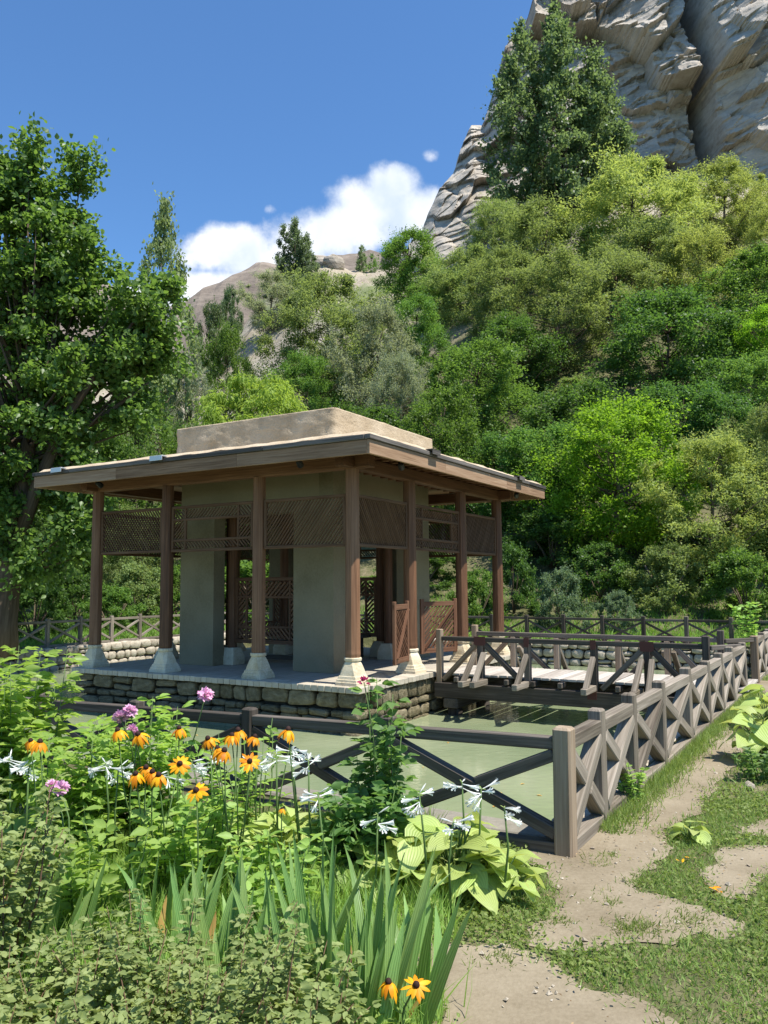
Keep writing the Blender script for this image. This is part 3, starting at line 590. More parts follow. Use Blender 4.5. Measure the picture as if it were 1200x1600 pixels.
# eave spotlights
for (x, y, lb) in ((-.55, 5.0, 'small black spotlight under the far left corner of the eaves'), (-.6, .55, 'small black spotlight under the shaded left eaves near the front corner'), (.45, -.6, 'small black spotlight under the sunlit right eaves near the front corner'), (5.3, -.6, 'small black spotlight under the far right end of the eaves')):
    t = thing('spotlight', lb, 'spotlight', tuple(PW(x, y, 3.58)), PAVROT+2.0, 'eave spotlights')
    MB().beam((0, 0, .005), (0, 0, -.10), .025, .025).build('bracket', 'black', t)
    mb = MB(); mb.tube([(0, .07, -.115), (0, .06, -.12), (0, -.07, -.16), (0, -.085, -.165)], [.03, .045, .052, .05], 12); mb.build('housing', 'black', t)
    mb = MB(); mb.tube([(0, -.086, -.1652), (0, -.09, -.1665)], [.04, .038], 12); mb.build('lens', 'lens', t)

# ------------------------------------------------------------------ footbridge
br = thing('footbridge', 'grey timber footbridge with braced railings leading to the pavilion', 'bridge', PAVLOC, PAVROT)
rnd = random.Random(5)
NA, FA = 2.05, 3.50; NB = [-.42, -1.17, -1.97, -3.03, -3.82, -4.63]
pms = []
for i in range(5): me = MB().beam((NA+.06, 0, 0), (FA-.06, 0, 0), .136, .035, ch=.12).mesh('deck_plank'); me.materials.append(M['deck']); pms.append(me)
y = -.39
while y > -5.15: obj('deck_plank', rnd.choice(pms), None, br, loc=(rnd.uniform(-.012, .012), y, .125+rnd.uniform(-.004, .004)), rot=(0, 0, rnd.uniform(-.008, .008))); y -= .142
for a in (NA, FA):
    s_ = -1 if a == NA else 1
    beam_obj('main_beam', 'darkwood', br, (a, -.34, -.13), (a, -5.0, -.13), .13, .24, ch=.06)
    beam_obj('top_rail', 'darkwood', br, (a, -.47, .715), (a, -4.58, .715), .09, .075, ch=.1)
    for k, b in enumerate(NB):
        endp = k in (0, 5); x = a+(0 if endp else 0)
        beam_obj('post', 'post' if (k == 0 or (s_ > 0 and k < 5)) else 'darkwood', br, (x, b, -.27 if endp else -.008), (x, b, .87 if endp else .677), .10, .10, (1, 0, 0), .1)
        if endp: continue
        big = k in (1, 4); pw = .20 if big else .085
        mb = MB(); mb.rings([[(a+s_*yy, b+x_, z_) for x_, z_ in (((-pw/2, .765), (pw/2, .765), (pw/2, .645), (pw*.38, .622), (-pw*.38, .622), (-pw/2, .645)) if s_ < 0 else ((-pw/2, .645), (-pw*.38, .622), (pw*.38, .622), (pw/2, .645), (pw/2, .765), (-pw/2, .765)))] for yy in (.052, .058)]); mb.build('gusset_plate', 'rust', br)
        for off in ((-.10, .10) if big else (0,)):
            bb = b+off
            beam_obj('outrigger', 'fence', br, (a+s_*.072, bb, .05), (a+s_*.60, bb, .05), .09, .09, ch=.08)
            beam_obj('strut', 'fence', br, (a+s_*.50, bb, .07), (a+s_*.062, bb+(.0 if not big else -off*.25), .50), .07, .075, (0, 1, 0), .08)
        for db in ((NB[0]-NB[1], NB[2]-NB[1]) if k == 1 else (NB[3]-NB[4]-.04, NB[5]-NB[4]+.10) if k == 4 else ()):
            sg = 1 if db > 0 else -1
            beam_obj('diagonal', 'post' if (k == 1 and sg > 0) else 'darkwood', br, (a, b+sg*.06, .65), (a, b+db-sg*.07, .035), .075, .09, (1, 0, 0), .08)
        if k == 3:
            mb = MB(); mb.rings([[(a+s_*yy, b+.03+x_, z_-.05) for x_, z_ in ((-.07, -.07), (.07, -.07), (.07, .07), (-.07, .07))][::(1 if s_ > 0 else -1)] for yy in (.07, .078)]); mb.build('gusset_plate', 'rust', br)
for y in np.arange(-.75, -4.9, -.44): beam_obj('joist', 'darkwood', br, (NA-.10, y, .055), (FA+.10, y, .055), .07, .085)
beam_obj('bearer', 'darkwood', br, (NA-.05, -.62, -.34), (FA+.05, -.62, -.34), .26, .17)
for a in (NA+.15, FA-.15): beam_obj('pile', 'darkwood', br, (a, -.62, -1.3), (a, -.62, -.425), .2, .2, (1, 0, 0))
beam_obj('link_rail', 'darkwood', br, (NA, -4.68, .70), (2.66, -5.0, .69), .07, .07); beam_obj('link_rail', 'darkwood', br, (FA, -4.68, .70), (4.13, -5.02, .69), .07, .07)

# ------------------------------------------------------------------ fences
def fence(label, pts, zs, mats, corner=False, ph=.76, skip0=False, railw=.076, xw=.078, parts=(True,)):
    t = thing('timber_fence', label, 'fence', PAVLOC, PAVROT); n = len(pts); r = random.Random(n)
    for i, (p, z) in enumerate(zip(pts, zs)):
        if i == 0 and skip0: continue
        first = (i == 0 and corner) or (i == n-1 and corner == 2)
        w = .115 if first else .10; hh = ph+r.uniform(-.015, .02)
        mb = MB(); x, y = p; tl = (r.uniform(-.012, .012), r.uniform(-.012, .012))
        mb.beam((x, y, z-.25), (x+tl[0], y+tl[1], z+hh), w, w, (pts[1][0]-pts[0][0], pts[1][1]-pts[0][1], 0), .12); mb.build('post', mats[1] if first else mats[0], t)
    for i in range(n-1):
        (x0, y0), (x1, y1) = pts[i], pts[i+1]; d = Vector((x1-x0, y1-y0, 0)); L = d.length; d.normalize(); nr = Vector((-d.y, d.x, 0)); a = Vector((x0, y0, zs[i])); b = Vector((x1, y1, zs[i+1]))
        s_ = d*.052
        beam_obj('top_rail', mats[0], t, a+s_+Vector((0, 0, ph-.10)), b-s_+Vector((0, 0, ph-.10)), railw, railw, ch=.08)
        beam_obj('bottom_rail', mats[0], t, a+s_+Vector((0, 0, .035)), b-s_+Vector((0, 0, .035)), railw, railw*.95, ch=.08)
        lo, hi = Vector((0, 0, .12)), Vector((0, 0, ph-.17))
        p, q = a+s_+lo, b-s_+hi; beam_obj('brace', mats[2], t, p, q, xw, xw*.95, nr.cross(q-p), .08)
        p, q = a+s_+hi, b-s_+lo; m_ = (p+q)/2; e_ = (q-p).normalized()*xw*.62
        beam_obj('brace', mats[2], t, p, m_-e_, xw, xw*.95, nr.cross(q-p), .08); beam_obj('brace', mats[2], t, m_+e_, q, xw, xw*.95, nr.cross(q-p), .08)
    return t
C0 = np.array([-5.24, -4.9]); C1 = np.array([2.69, -5.03]); D1 = (C1-C0)/np.linalg.norm(C1-C0)
ss = [0, .72, 1.58, 2.58, 3.80, 4.83, 5.80, 6.72, 7.93]
fence('weathered grey timber fence of crossed braces along the dirt path', [tuple(C0+D1*s) for s in ss], [0]*9, ('fence', 'post', 'fence'), True, xw=.10, railw=.09)
fence('dark timber fence with crossed braces behind the flower bed', [tuple(C0+np.array([0, 1.24*k])) for k in range(0, 7)], [-.02*1.24*k for k in range(7)], ('darkwood', 'post', 'darkwood'), skip0=True)
fence('tan timber fence beyond the bridge entrance at the right edge', [(4.19+k*1.11, -5.04) for k in range(0, 7)], [0]*7, ('fence', 'post', 'fence'), True, xw=.10, railw=.09)
fence('dark timber fence along the far bank behind the bridge', [(10.95, -4.9+k*1.04) for k in range(0, 17)], [0]*17, ('darkwood', 'post', 'darkwood'), railw=.06, xw=.055)
fence('grey timber fence on the left stone wall behind the pavilion', [(10.95-k*1.05, 11.85) for k in range(0, 12)], [.02]*12, ('fence', 'post', 'fence'), skip0=True, railw=.065, xw=.06)

# ------------------------------------------------------------------ pond walls
def pond_wall(label, org, dirv, rz, L, seed, stones=True):
    t = thing('stone_wall', label, 'stone wall', PAVLOC, PAVROT); r = random.Random(seed); nx, ny = -dirv[1], dirv[0]
    if rz == 'none': return t
    sgn = (math.sin(rz), -math.cos(rz))          # outward normal (towards the pond)
    p0 = Vector((org[0], org[1], 0)); p1 = p0+Vector((dirv[0], dirv[1], 0))*L; off = Vector((sgn[0], sgn[1], 0))
    MB().beam(p0-off*.14+Vector((0, 0, -.68)), p1-off*.14+Vector((0, 0, -.68)), .30, 1.36, ch=.01).build('mortar_core', 'mortar', t)
    if stones: lay_stones(t, RUBBLE, wall_rows(L, -.66, .05, [(.16, .24)], [(.18, .42)], r), org, dirv, rz, .26, r, L, 1.0)
    return t
pond_wall('rubble stone wall of the far bank seen beneath the bridge railing', (A1, B0), (0, 1), -math.pi/2, 9.0, 1)
pond_wall('sunlit pale rubble stone wall at the left of the pond', (A1-11.5, B1), (1, 0), 0, 11.5, 2)
t = thing('stone_kerb', 'pale stone kerb under the dark fence behind the flower bed', 'kerb', PAVLOC, PAVROT); r = random.Random(8)
for k in range(14):
    MB().beam((A0+.10, -4.7+k*.62, -.03), (A0+.10, -4.7+k*.62+.605, -.03), .26, .12, ch=.12).build('kerb_stone', 'kerb', t)
MB().box((A0+.01, B0, -1.4), (A0+.2, B1, -.10)).build('mortar_core', 'mortar', t)
t = thing('stone_kerb', 'narrow stone edging beneath the path-side fence', 'kerb', PAVLOC, PAVROT)
for k in range(11): MB().beam((-4.6+k*.7, B0+.02, -.04), (-4.6+k*.7+.68, B0+.02, -.04), .22, .10, ch=.12).build('kerb_stone', 'rubble', t)
MB().box((A0+.21, B0-.02, -1.4), (A1-.05, B0+.05, -.095)).build('mortar_core', 'mortar', t)
#PART3
# ------------------------------------------------------------------ foliage machinery
def unit(v): return v/np.maximum(np.linalg.norm(v, axis=-1, keepdims=True), 1e-9)
T_DIAM = (np.array([(0, 0, 0), (.5, .45, .10), (0, 1, -.03), (-.5, .45, .10)]), [(0, 1, 2, 3)])
T_OVATE = (np.array([(0, 0, 0), (.36, .22, .06), (.5, .5, .08), (.25, .8, .02), (0, 1, -.10), (-.25, .8, .02), (-.5, .5, .08), (-.36, .22, .06), (0, .5, -.02)]),
           [(0, 1, 2, 8), (8, 2, 3, 4), (0, 8, 6, 7), (8, 4, 5, 6)])
T_LANCE = (np.array([(0, 0, 0), (.5, .35, .03), (0, 1, -.14), (-.5, .35, .03)]), [(0, 1, 2, 3)])
T_BLADE = (np.array([(-.5, 0, 0), (.5, 0, 0), (.36, .5, .10), (-.36, .5, .10), (0, 1, .34)]), [(0, 1, 2, 3), (3, 2, 4, 4)])
def leaves(name, pos, axis, nrm, ln, wd, tmpl=T_DIAM, rs=RS, tint=None):
    T, Fc = tmpl; pos = np.asarray(pos); axis = unit(np.asarray(axis)); side = unit(np.cross(axis, nrm)); nrm = np.cross(side, axis)
    n = len(pos); ln = np.broadcast_to(ln, n); wd = np.broadcast_to(wd, n)
    v = pos[:, None]+side[:, None]*(T[None, :, 0:1]*wd[:, None, None])+axis[:, None]*(T[None, :, 1:2]*ln[:, None, None])+nrm[:, None]*(T[None, :, 2:3]*ln[:, None, None])
    k = len(T); base = (np.arange(n)*k)[:, None]
    q = [f for f in Fc if len(set(f)) == 4]; t3 = [tuple(dict.fromkeys(f)) for f in Fc if len(set(f)) == 3]
    quads = np.concatenate([base+np.array(f)[None] for f in q], 0) if q else None; tris = np.concatenate([base+np.array(f)[None] for f in t3], 0) if t3 else None
    ti = np.repeat(rs.rand(n) if tint is None else tint, k)
    return raw_mesh(name, v.reshape(-1, 3), quads, tris, smooth=True, tint=ti)
def rdir(n, rs): return unit(rs.normal(size=(n, 3)))
def crown(name, cl_pos, cl_rad, rs, twigs=9, per=22, ln=.02, wd=.6, upb=.5, droop=0., tmpl=T_DIAM, centre=None, spread=.13):
    """leaves set along twigs that leave each clump's centre; returns a mesh"""
    P, A, Nn = [], [], []
    c0 = np.mean(cl_pos, 0) if centre is None else np.asarray(centre)
    for c, r in zip(cl_pos, cl_rad):
        out = unit((c-c0)[None])[0]; d = unit(rdir(twigs, rs)+out*.55+np.array([0, 0, upb])); L = r*rs.uniform(.7, 1.35, twigs)
        t = rs.rand(twigs, per)**.8; p = c+d[:, None]*(L[:, None]*t)[..., None]
        p[..., 2] -= droop*(t**2)*L[:, None]
        p = p+rs.normal(size=p.shape)*r*spread; P.append(p.reshape(-1, 3))
        a = d[:, None]*.5+rdir(twigs*per, rs).reshape(twigs, per, 3)*.8+np.array([0, 0, -.15-droop*1.2]); A.append(a.reshape(-1, 3))
        nn = rdir(twigs*per, rs).reshape(twigs, per, 3)*.75+d[:, None]*.35+np.array([0, 0, .55]); Nn.append(nn.reshape(-1, 3))
    P, A, Nn = map(np.concatenate, (P, A, Nn)); s = rs.uniform(.65, 1.25, len(P))
    return leaves(name, P, A, Nn, ln*s, ln*wd*s, tmpl, rs)
def limbs(name, base, top, r0, cl_pos, rs, every=1, lean=(0, 0), low=.18, n=6):
    mb = MB(); h = top-base[2]; spine = [Vector((base[0]+lean[0]*t*t*h+rs.normal()*.012*h*(t > 0), base[1]+lean[1]*t*t*h+rs.normal()*.012*h*(t > 0), base[2]+h*t)) for t in np.linspace(0, .92, 9)]
    mb.tube(spine, [r0*(1.25 if i == 0 else 1-.9*i/8.5) for i in range(9)], max(n, 7))
    for c in cl_pos[::every]:
        c = Vector(c); hd = math.hypot(c.x-base[0], c.y-base[1]); zt = max(base[2]+low*h, min(c.z-.55*hd, base[2]+.85*h)); k = (zt-base[2])/(h*.92)*8; i = min(int(k), 7); s = spine[i].lerp(spine[i+1], k-i)
        m1 = s.lerp(c, .45)+Vector((0, 0, -.10*hd)); rr = max(r0*.36*(1-(zt-base[2])/h*.75), r0*.05); mb.tube([s, m1, c], [rr, rr*.6, rr*.16], 5)
    return mb.mesh(name, True)
def env_points(n, rs, prof, rx, lumps=.25, z0=.16, z1=.97, inner=.45):
    pts = []
    ph = rs.uniform(0, 6.28, 6)
    for k in range(n):
        z = z0+(z1-z0)*(k+rs.rand())/n; t = rs.uniform(0, 2*math.pi); R = prof((z-z0)/(z1-z0))*rx*(1+lumps*math.sin(3*t+ph[0]+z*7)*.6+lumps*math.sin(2*t+ph[1]-z*11)*.6)
        r = R*rs.uniform(inner, 1)**.6; pts.append((r*math.cos(t), r*math.sin(t), z))
    return np.array(pts)
PROF = {'round': lambda t: max(0, math.sin(math.pi*(.10+.84*t)))**.7, 'cone': lambda t: (1-t)**.7*min(1, t*5+.35), 'dome': lambda t: math.sqrt(max(0, 1-(t*.98)**2)),
        'spire': lambda t: max(.10, math.sin(math.pi*(.22+.78*t))**.9), 'shrub': lambda t: math.sqrt(max(0.02, 1-(t*.95)**2))}
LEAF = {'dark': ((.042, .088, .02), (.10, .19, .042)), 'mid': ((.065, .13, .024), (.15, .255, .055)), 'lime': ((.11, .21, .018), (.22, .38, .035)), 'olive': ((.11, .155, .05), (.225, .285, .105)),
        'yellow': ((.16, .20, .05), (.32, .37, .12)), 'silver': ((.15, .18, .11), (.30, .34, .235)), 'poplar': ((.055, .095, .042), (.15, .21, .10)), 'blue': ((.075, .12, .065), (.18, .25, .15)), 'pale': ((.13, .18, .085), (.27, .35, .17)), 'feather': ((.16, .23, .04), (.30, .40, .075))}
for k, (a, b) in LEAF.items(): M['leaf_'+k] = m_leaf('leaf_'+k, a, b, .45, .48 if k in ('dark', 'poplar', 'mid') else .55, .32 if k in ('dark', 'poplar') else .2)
PROTO = {}
def proto(kind, var):
    key = (kind, var)
    if key in PROTO: return PROTO[key]
    rs = np.random.RandomState(3+var*13+{'broad': 1, 'poplar': 2, 'willow': 3, 'fine': 4, 'shrub': 5, 'slim': 6, 'pine': 7}[kind]*101)
    rx = .40
    if kind == 'broad':
        P = env_points(165, rs, PROF['round'], rx, .35, inner=.3); c = crown('crown', P, rs.uniform(.04, .13, len(P)), rs, 10, 21, .020, .6, .6, .1, centre=(0, 0, .45), spread=.2); t = limbs('trunk', (0, 0, 0), .9, .024, P, rs, 2)
    elif kind == 'fine':
        P = env_points(165, rs, PROF['round'], rx, .4, .12, inner=.3); c = crown('crown', P, rs.uniform(.04, .13, len(P)), rs, 11, 23, .021, .36, .95, .12, T_LANCE, (0, 0, .35), .2); t = limbs('trunk', (0, 0, 0), .9, .022, P, rs, 2)
    elif kind == 'willow':
        P = env_points(90, rs, PROF['dome'], rx, .2, .10, .93); c = crown('crown', P, rs.uniform(.09, .15, len(P)), rs, 13, 24, .030, .22, .55, .75, T_LANCE, (0, 0, .2), .10); t = limbs('trunk', (0, 0, 0), .85, .024, P, rs, 3)
    elif kind == 'poplar':
        P = [env_points(60, rs, PROF['spire'], .17, .2, .04, 1.0, .2)]
        for (dx, dy, h, w) in ((-.16, .05, .90, .13), (.17, -.05, .78, .14), (-.27, -.03, .70, .11), (.06, .14, .93, .13), (.28, .06, .58, .12), (-.08, -.16, .80, .13), (.14, -.16, .62, .12)):
            q = env_points(46, rs, PROF['spire'], w*1.15, .2, .03, h, .2); q[:, :2] += np.array([dx, dy]); P.append(q)
        P = np.concatenate(P); c = crown('crown', P, rs.uniform(.045, .085, len(P)), rs, 9, 16, .0165, .8, 1.0, 0., centre=(0, 0, .2)); t = limbs('trunk', (0, 0, 0), .9, .018, P, rs, 4)
    elif kind == 'slim':
        P = env_points(95, rs, PROF['spire'], .22, .2, .18, 1., .2); rx = .22; c = crown('crown', P, rs.uniform(.04, .08, len(P)), rs, 8, 13, .016, .75, .9, 0., centre=(0, 0, .3)); t = limbs('trunk', (0, 0, 0), .97, .011, P, rs, 2)
    elif kind == 'pine':
        P = [env_points(26, rs, PROF['cone'], .2, .2, .05, 1., .3)]
        for dx, h in ((-.2, .82), (.19, .86), (.08, .7), (-.3, .62)): q = env_points(20, rs, PROF['cone'], .15, .2, .05, h, .3); q[:, 0] += dx; q[:, 1] += rs.uniform(-.15, .15); P.append(q)
        P = np.concatenate(P); c = crown('crown', P, rs.uniform(.05, .09, len(P)), rs, 9, 16, .03, .28, 1.3, 0., T_LANCE, (0, 0, .1)); t = limbs('trunk', (0, 0, 0), .9, .016, P, rs, 4)
    else:
        P = env_points(60, rs, PROF['shrub'], .5, .25, .06, .9, .35); rx = .5; c = crown('crown', P, rs.uniform(.10, .17, len(P)), rs, 11, 27, .036, .6, .7, .1, centre=(0, 0, 0)); mb = MB()
        for k in range(7): a_ = rs.uniform(0, 6.28); mb.tube([(0, 0, 0), (.12*math.cos(a_), .12*math.sin(a_), .35), (.3*math.cos(a_), .3*math.sin(a_), .7)], [.014, .01, .004], 5)
        t = mb.mesh('trunk', True)
    t.materials.append(M['bark']); PROTO[key] = (c, t, rx); return PROTO[key]
CROWNMAT = {}
def hit(px, py):                 # distance at which the view line through a pixel of the photograph meets the hillside
    r = ray(px, py); t = np.arange(22, 140, .25); x, y, z = r[0]*t/r[1], t, EYE+r[2]*t/r[1]; k = np.nonzero(H(x, y) > z)[0]; return float(t[k[0]]) if len(k) else None
def tree(kind, var, leafm, name, label, px, ytop, hw, d, group=None, rz=None, cat='tree', hmin=0, base_y=None):
    c, t, rx = proto(kind, var); key = (c.name, leafm)
    if key not in CROWNMAT: m2 = c if not c.materials else c.copy(); m2.materials.clear(); m2.materials.append(M['leaf_'+leafm]); CROWNMAT[key] = m2
    if base_y: d = hit(px, base_y) or d
    top = atd(px, ytop, d); zb = float(H(top[0], top[1]))-.15; h = top[2]-zb; w = hw/F*d/rx
    if h < hmin: h = hmin
    if cat == 'tree' and h < 2.1*w*rx: h = 2.1*w*rx; zb = top[2]-h      # the foot of a spreading tree is sunk into the slope
    o = thing(name, label, cat, (top[0], top[1], zb), random.uniform(0, 6.28) if rz is None else rz, group); o.scale = (w, w, h)
    obj('crown', CROWNMAT[key], None, o); obj('trunk', t, None, o); print('tree %-46s h %.1f w %.1f ratio %.2f' % (label[:46], h, 2*w*rx, h/(2*w*rx))); return o
TR = [
 ('poplar', 0, 'poplar', 'poplar_tree', 'tall dark poplar with several spires standing before the cliff', 866, 24, 128, 84, {'rz': .3}),
 ('poplar', 1, 'blue', 'poplar_tree', 'bluish tree with pointed tops on the skyline left of the cliff', 460, 348, 44, 92, {'base_y': 470}),
 ('pine', 1, 'blue', 'small_tree', 'row of tiny pointed tops on the skyline ridge', 566, 386, 26, 113, {'base_y': 402}),
 ('slim', 0, 'pale', 'slender_tree', 'thin pale poplar rising above the left tree against the sky', 257, 338, 62, 46),
 ('fine', 0, 'silver', 'shrub_tree', 'grey leaved bush on the rocky slope below the skyline tree', 425, 432, 48, 84, {'base_y': 520}),
 ('shrub', 0, 'poplar', 'small_tree', 'small dark tree in the gully under the far mountain', 332, 472, 26, 96, {'base_y': 512}),
 ('shrub', 1, 'poplar', 'small_tree', 'tiny dark tree at the top of the gully', 362, 448, 18, 104, {'base_y': 482}),
 ('broad', 0, 'mid', 'round_tree', 'round green tree on the skyline at the foot of the cliff', 640, 372, 62, 82),
 ('fine', 1, 'olive', 'olive_tree', 'broad olive green tree filling the hillside above the roof', 512, 440, 100, 60),
 ('fine', 0, 'silver', 'silver_tree', 'silver grey tree right above the roof block', 590, 488, 72, 50),
 ('broad', 1, 'mid', 'round_bush', 'bright green round bush above the yellow willow', 355, 520, 42, 62),
 ('willow', 0, 'feather', 'willow_tree', 'feathery yellow green willow just above the roof', 400, 572, 120, 40),
 ('fine', 1, 'olive', 'olive_tree', 'dull olive tree under the left foot of the cliff', 735, 395, 75, 70),
 ('broad', 0, 'mid', 'round_tree', 'green tree right of the silver grey tree', 650, 470, 50, 62),
 ('fine', 0, 'olive', 'olive_tree', 'olive tree below the dark poplar', 850, 330, 95, 68),
 ('fine', 1, 'yellow', 'willow_tree', 'large yellow green tree below the cliff crevice', 985, 262, 112, 64),
 ('fine', 0, 'yellow', 'willow_tree', 'pale yellow green tree at the right below the cliff', 1130, 262, 66, 66),
 ('fine', 1, 'yellow', 'willow_tree', 'yellow tree at the right edge below the cliff', 1205, 320, 50, 60),
 ('fine', 1, 'olive', 'olive_tree', 'dark olive tree with a leaning trunk in mid hillside', 870, 410, 100, 52, None),
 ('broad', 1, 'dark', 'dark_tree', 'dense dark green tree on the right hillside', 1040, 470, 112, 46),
 ('broad', 0, 'mid', 'round_tree', 'fresh green tree at the right edge of the hillside', 1175, 400, 85, 48),
 ('broad', 1, 'lime', 'round_tree', 'bright green crown poking in high at the right edge', 1215, 480, 60, 44),
 ('broad', 0, 'mid', 'round_tree', 'mid green tree behind the right eaves', 745, 545, 95, 44),
 ('broad', 1, 'dark', 'dark_tree', 'dark tree in the middle of the hillside below the olive trees', 800, 500, 70, 50),
 ('broad', 0, 'mid', 'round_tree', 'green tree just above the right end of the roof block', 690, 610, 75, 36),
 ('broad', 1, 'lime', 'maple_tree', 'bright lime green tree behind the footbridge', 960, 640, 115, 31),
 ('broad', 0, 'mid', 'maple_tree', 'green tree next to the right roof corner', 845, 672, 85, 34),
 ('fine', 0, 'yellow', 'thin_tree', 'pale yellowish thin leaved tree by the right bank', 1110, 690, 100, 28.5),
 ('fine', 1, 'olive', 'thin_tree', 'grey green thin leaved tree at the far right bank', 1210, 640, 80, 29),
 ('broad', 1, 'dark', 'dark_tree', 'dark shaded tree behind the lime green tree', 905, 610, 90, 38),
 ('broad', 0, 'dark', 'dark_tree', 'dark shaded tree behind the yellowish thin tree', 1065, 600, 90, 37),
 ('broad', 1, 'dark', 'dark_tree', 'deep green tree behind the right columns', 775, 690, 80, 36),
 ('willow', 0, 'olive', 'willow_tree', 'soft olive green tree left of the willow behind the left eaves', 240, 540, 75, 50),
 ('fine', 0, 'silver', 'silver_tree', 'grey tree between the left tree and the yellow willow', 292, 570, 42, 48),
 ('fine', 1, 'mid', 'round_tree', 'light green tree behind the left end of the roof', 215, 625, 85, 38),
 ('broad', 0, 'mid', 'round_tree', 'green tree behind the left column of the pavilion', 120, 660, 90, 36),
 ('fine', 1, 'olive', 'olive_tree', 'olive tree glimpsed under the left eaves', 230, 800, 70, 33),
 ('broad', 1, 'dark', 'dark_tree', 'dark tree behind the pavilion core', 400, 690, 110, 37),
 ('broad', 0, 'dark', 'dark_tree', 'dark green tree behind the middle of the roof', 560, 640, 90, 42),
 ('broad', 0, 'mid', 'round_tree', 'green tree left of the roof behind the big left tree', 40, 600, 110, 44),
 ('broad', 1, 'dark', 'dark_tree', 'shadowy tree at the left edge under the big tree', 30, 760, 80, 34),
 ('fine', 0, 'olive', 'olive_tree', 'faded olive tree on the slope above the dark right tree', 1060, 400, 80, 60),
 ('fine', 1, 'olive', 'olive_tree', 'olive tree between the poplar and the yellow tree', 780, 320, 60, 78),
 ('broad', 1, 'mid', 'round_tree', 'small green tree on the rocky slope beside the grassy patch', 690, 430, 45, 74),
 ('fine', 0, 'mid', 'round_tree', 'soft green tree between the willow and the silver tree', 480, 560, 60, 52),
 ('broad', 1, 'mid', 'round_tree', 'green tree at the right edge above the bank trees', 1190, 560, 80, 38),
 ('broad', 0, 'dark', 'dark_tree', 'dark tree low between the right hillside trees', 1120, 620, 70, 35),
 ('fine', 1, 'olive', 'olive_tree', 'olive tree at mid right hillside below the yellow trees', 960, 400, 90, 56),
 ('fine', 0, 'yellow', 'willow_tree', 'yellowish tree above the dark green right tree', 1090, 370, 80, 55),
 ('fine', 1, 'silver', 'silver_tree', 'second silver grey tree just right of the roof block', 625, 560, 50, 45),
 ('fine', 0, 'olive', 'olive_tree', 'olive tree on the slope left of the round skyline tree', 560, 500, 60, 60),
 ('fine', 0, 'yellow', 'willow_tree', 'yellow green tree directly under the cliff crevice', 1060, 290, 75, 72),
 ('fine', 1, 'yellow', 'willow_tree', 'yellow green tree high at the right edge under the cliff', 1195, 300, 60, 72),
 ('fine', 1, 'olive', 'olive_tree', 'olive tree beneath the big yellow green tree', 1010, 350, 90, 60),
 ('fine', 0, 'olive', 'olive_tree', 'olive tree left of the dark poplar foot', 800, 400, 80, 62),
]
for q in TR:
    kw = q[9] if len(q) > 9 and q[9] else {}
    tree(*q[:9], **kw)
SH = [
 ('blue', 'blue green bush behind the far fence right of the pavilion', 875, 888, 38, 25.5), ('blue', 'low grey green bush behind the far fence beside the blue green bush', 965, 925, 30, 24.5), ('dark', 'dark bush in the shade behind the right columns', 800, 850, 40, 28),
 ('dark', 'shaded bush under the lime green tree', 935, 850, 55, 28.5), ('olive', 'dry olive bush at the foot of the right bank trees', 1040, 850, 55, 27), ('mid', 'green bush at the right bank edge', 1165, 860, 60, 25.5), ('mid', 'low green bush seen through the right columns', 745, 890, 40, 27),
 ('dark', 'dark bush at the far right under the trees', 1110, 830, 60, 29), ('olive', 'yellowish bush seen below the left eaves', 215, 880, 45, 30), ('dark', 'dark bush behind the left stone wall', 120, 890, 55, 28), ('mid', 'green bush behind the left fence', 175, 915, 45, 27),
 ('dark', 'dark bush behind the far left fence post', 55, 890, 60, 24), ('mid', 'low green bush behind the pavilion doorway', 590, 900, 50, 33), ('mid', 'green bush glimpsed through the lattice screens', 400, 880, 90, 32), ('dark', 'dark bush glimpsed through the pavilion core', 470, 860, 70, 34), ('dark', 'dark bush behind the central columns', 660, 850, 60, 32),
 ('mid', 'green bush behind the left pier', 280, 880, 50, 31), ('dark', 'shaded bush filling the gap under the dark right tree', 1000, 780, 80, 33), ('dark', 'shaded bush at the right edge of the frame', 1215, 790, 70, 29), ('dark', 'dark undergrowth bush below the green tree by the roof corner', 860, 800, 70, 31.5),
 ('olive', 'dry bush on the slope under the leaning trunk', 900, 590, 45, 46), ('mid', 'hillside bush between the silver tree and the green trees', 660, 560, 45, 52)]
for i, (lm, lb, px, yt, hw, d) in enumerate(SH): tree('shrub', i % 2, lm, 'bush', lb, px, yt, hw, d, cat='bush', hmin=.6)

